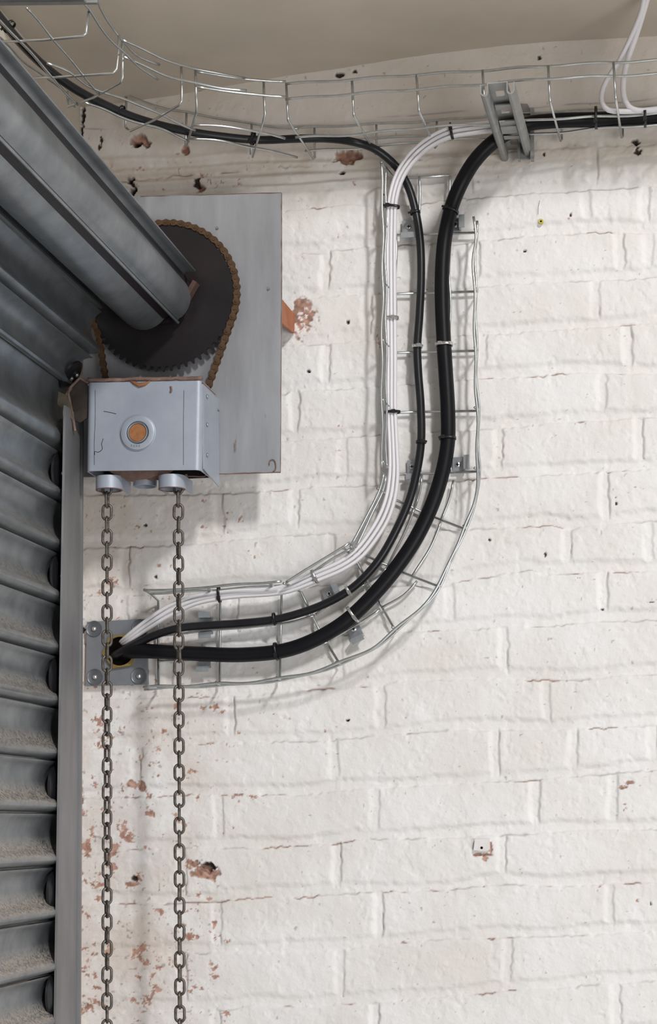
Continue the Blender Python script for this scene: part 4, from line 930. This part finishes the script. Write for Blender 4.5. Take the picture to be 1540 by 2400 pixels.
# ================================================================== CABLE TIES
def tie(x, y, Y, dx, dy, half, halfd, metal, label, head=1, ext=0):
    """band round a cable; (dx, dy) is the run of the cable in the picture, half widths in metres"""
    c = PY(x, y, Y); t = PY(x+dx, y+dy, Y)-c; t /= np.linalg.norm(t); yy = np.array([0, -1., 0]); nn = np.cross(t, yy)
    N = 36; wd = .0026 if metal else .0022; th = .0013; V = []
    for i in range(N):
        a = 2*pi*i/N; ca, sa = math.cos(a), math.sin(a)
        ca = abs(ca)**.8*math.copysign(1, ca); sa = abs(sa)**.8*math.copysign(1, sa)
        ex = ext if ca < 0 else 0
        for r_, w_ in ((0.0003, -wd), (th, -wd), (th, wd), (.0003, wd)):
            V.append(c+nn*ca*(half+r_+ex)+yy*sa*(halfd+r_)+t*w_)
    F = [(i*4+k, i*4+(k+1) % 4, ((i+1) % N)*4+(k+1) % 4, ((i+1) % N)*4+k) for i in range(N) for k in range(4)]
    e_ = thing('cable_tie', c, label, 'cable tie', 'metal cable ties' if metal else 'black cable ties')
    MB().add(V, F).build('band', M['steel_tie'] if metal else M['tie'], e_, True)
    mb = MB(); p = c+nn*(half*.45*head)+yy*(halfd*.92+.0018)
    mb.obox(p, nn, yy, t, .0034, .0022, .0030); mb.obox(p+nn*.005*head+t*.001, nn, yy, t, .003, .0009, .0016); mb.build('lock_head', M['steel_tie'] if metal else M['tie'], e_)
ties = [(916, 484, -.042, -1, 8, .0105, .0068, 0, 'black tie round the white cables at the top of the wall basket', 1, .004),
 (973, 498, -.028, 1, 6, .0078, .0076, 0, 'black tie on the thin black cable beside the topmost clip', 1, 0), (1056, 493, -.035, -3, 8, .0134, .0134, 0, 'black tie on the thick black cable beside the topmost clip', 1, 0),
 (916, 746, -.032, 0, 1, .0108, .0064, 1, 'bright metal tie round the white cables in the wall basket', -1, .002), (978, 812, -.028, 0, 1, .0078, .0076, 1, 'bright metal tie round the thin black cable in the vertical run', -1, 0),
 (1041, 808, -.034, .2, 5, .0136, .0136, 1, 'bright metal tie round the thick black cable in the vertical run', 1, 0), (917, 966, -.032, 0, 1, .0108, .0064, 0, 'black tie round the white cables below the metal tie', -1, .004),
 (987, 1036, -.028, 0, 1, .0078, .0076, 0, 'black tie on the thin black cable just above the lower pair of clips', -1, 0), (1049, 1027, -.034, 0, 1, .0135, .0135, 0, 'black tie on the thick black cable just above the lower pair of clips', 1, 0),
 (514, 1396, -.042, 8, -1, .0110, .0064, 0, 'black tie on the white cables above the lower run of the basket', 1, .004), (643, 1452, -.028, 8, -1.5, .0078, .0076, 0, 'black tie on the thin black cable in the lower run', 1, .003),
 (648, 1528, -.034, 8, -1.6, .0134, .0134, 0, 'black tie on the thick black cable in the lower run', 1, .002), (738, 1352, -.042, 8, -4, .0112, .0064, 1, 'dull metal tie round the white cables on the bend', 1, .002),
 (817, 1385, -.028, 8, -5, .0078, .0076, 1, 'metal tie round the thin black cable on the bend', 1, .002), (828, 1442, -.034, 8, -6, .0136, .0136, 1, 'bright metal tie round the thick black cable on the bend', 1, .003)]
for a in ties: tie(*a)
def ztie(x, y, z, dx, dy, half, label, ext=0):
    c = PZ(x, y, z); tie(x, y, c[1], dx, dy, half, half, 0, label, 1, ext)
ztie(592, 327, Zc, 8, 1, .0085, 'black tie holding the thin black cable to the curved top basket', .006)
ztie(283, 262, Zc, 8, 4, .0078, 'black tie on the thin black cable nearest the wall corner', .002)
ztie(20, 63, Zc, 5, 6, .0085, 'black tie at the extreme top left of the thin black cable', .002)
tie(1058, 309, -.08, 8, -2, .0120, .0068, 0, 'black tie round the white cables where they leave the top basket', -1, 0)
tie(1397, 281, -.10, 8, -.5, .0136, .0134, 0, 'black tie hanging from the thick cable at the upper right', 1, .008)
tie(1512, 277, -.10, 8, -.5, .0136, .0134, 0, 'black tie on the thick cable at the right edge of the picture', 1, 0)

# ================================================================== SMALL FIXINGS ON THE WALL
def raw_block():
    pts = [xz(*q, -.008) for q in ((1113, 1967), (1147, 1966), (1148, 1991), (1140, 1995), (1127, 1995), (1110, 1992))]
    t = thing('wall_plug', PY(1130, 1995, -.004), 'small square white painted plug set in chipped brick at the lower right', 'wall plug')
    mb = MB(); mb.prism(pts, -.008, .006); mb.build('plug_block', M['paint_bit'], t)
    mb = MB(); mb.cyl(PY(1129, 1987, -.0082), (0, -1, 0), .0022, -.002, .0003, 12); mb.build('plug_hole', M['dark'], t)
raw_block()
t = thing('wall_plug', PY(1268, 519, -.003), 'small round yellow plug in the wall right of the wire basket', 'wall plug')
mb = MB(); mb.lathe(PY(1268, 519, -.003), (0, -1, 0), [(.0018, -.004), (.0042, -.004), (.0042, .001), (.0018, .001)], 20); mb.build('plug_sleeve', M['yellow'], t, 'auto')
mb = MB(); mb.cyl(PY(1268, 519, -.003), (0, -1, 0), .0018, -.004, -.001, 12); mb.build('plug_hole', M['dark'], t)
mb = MB(); pl_ = [PY(x, y, -.004) for x, y in ((1265, 470), (1262, 485), (1261, 503))]; mb.tube(pl_, .0003, 5)
tag(mb.build('stray_hair', M['dark'], None), 'fine dark hair stuck to the paint above the yellow plug', 'hair')
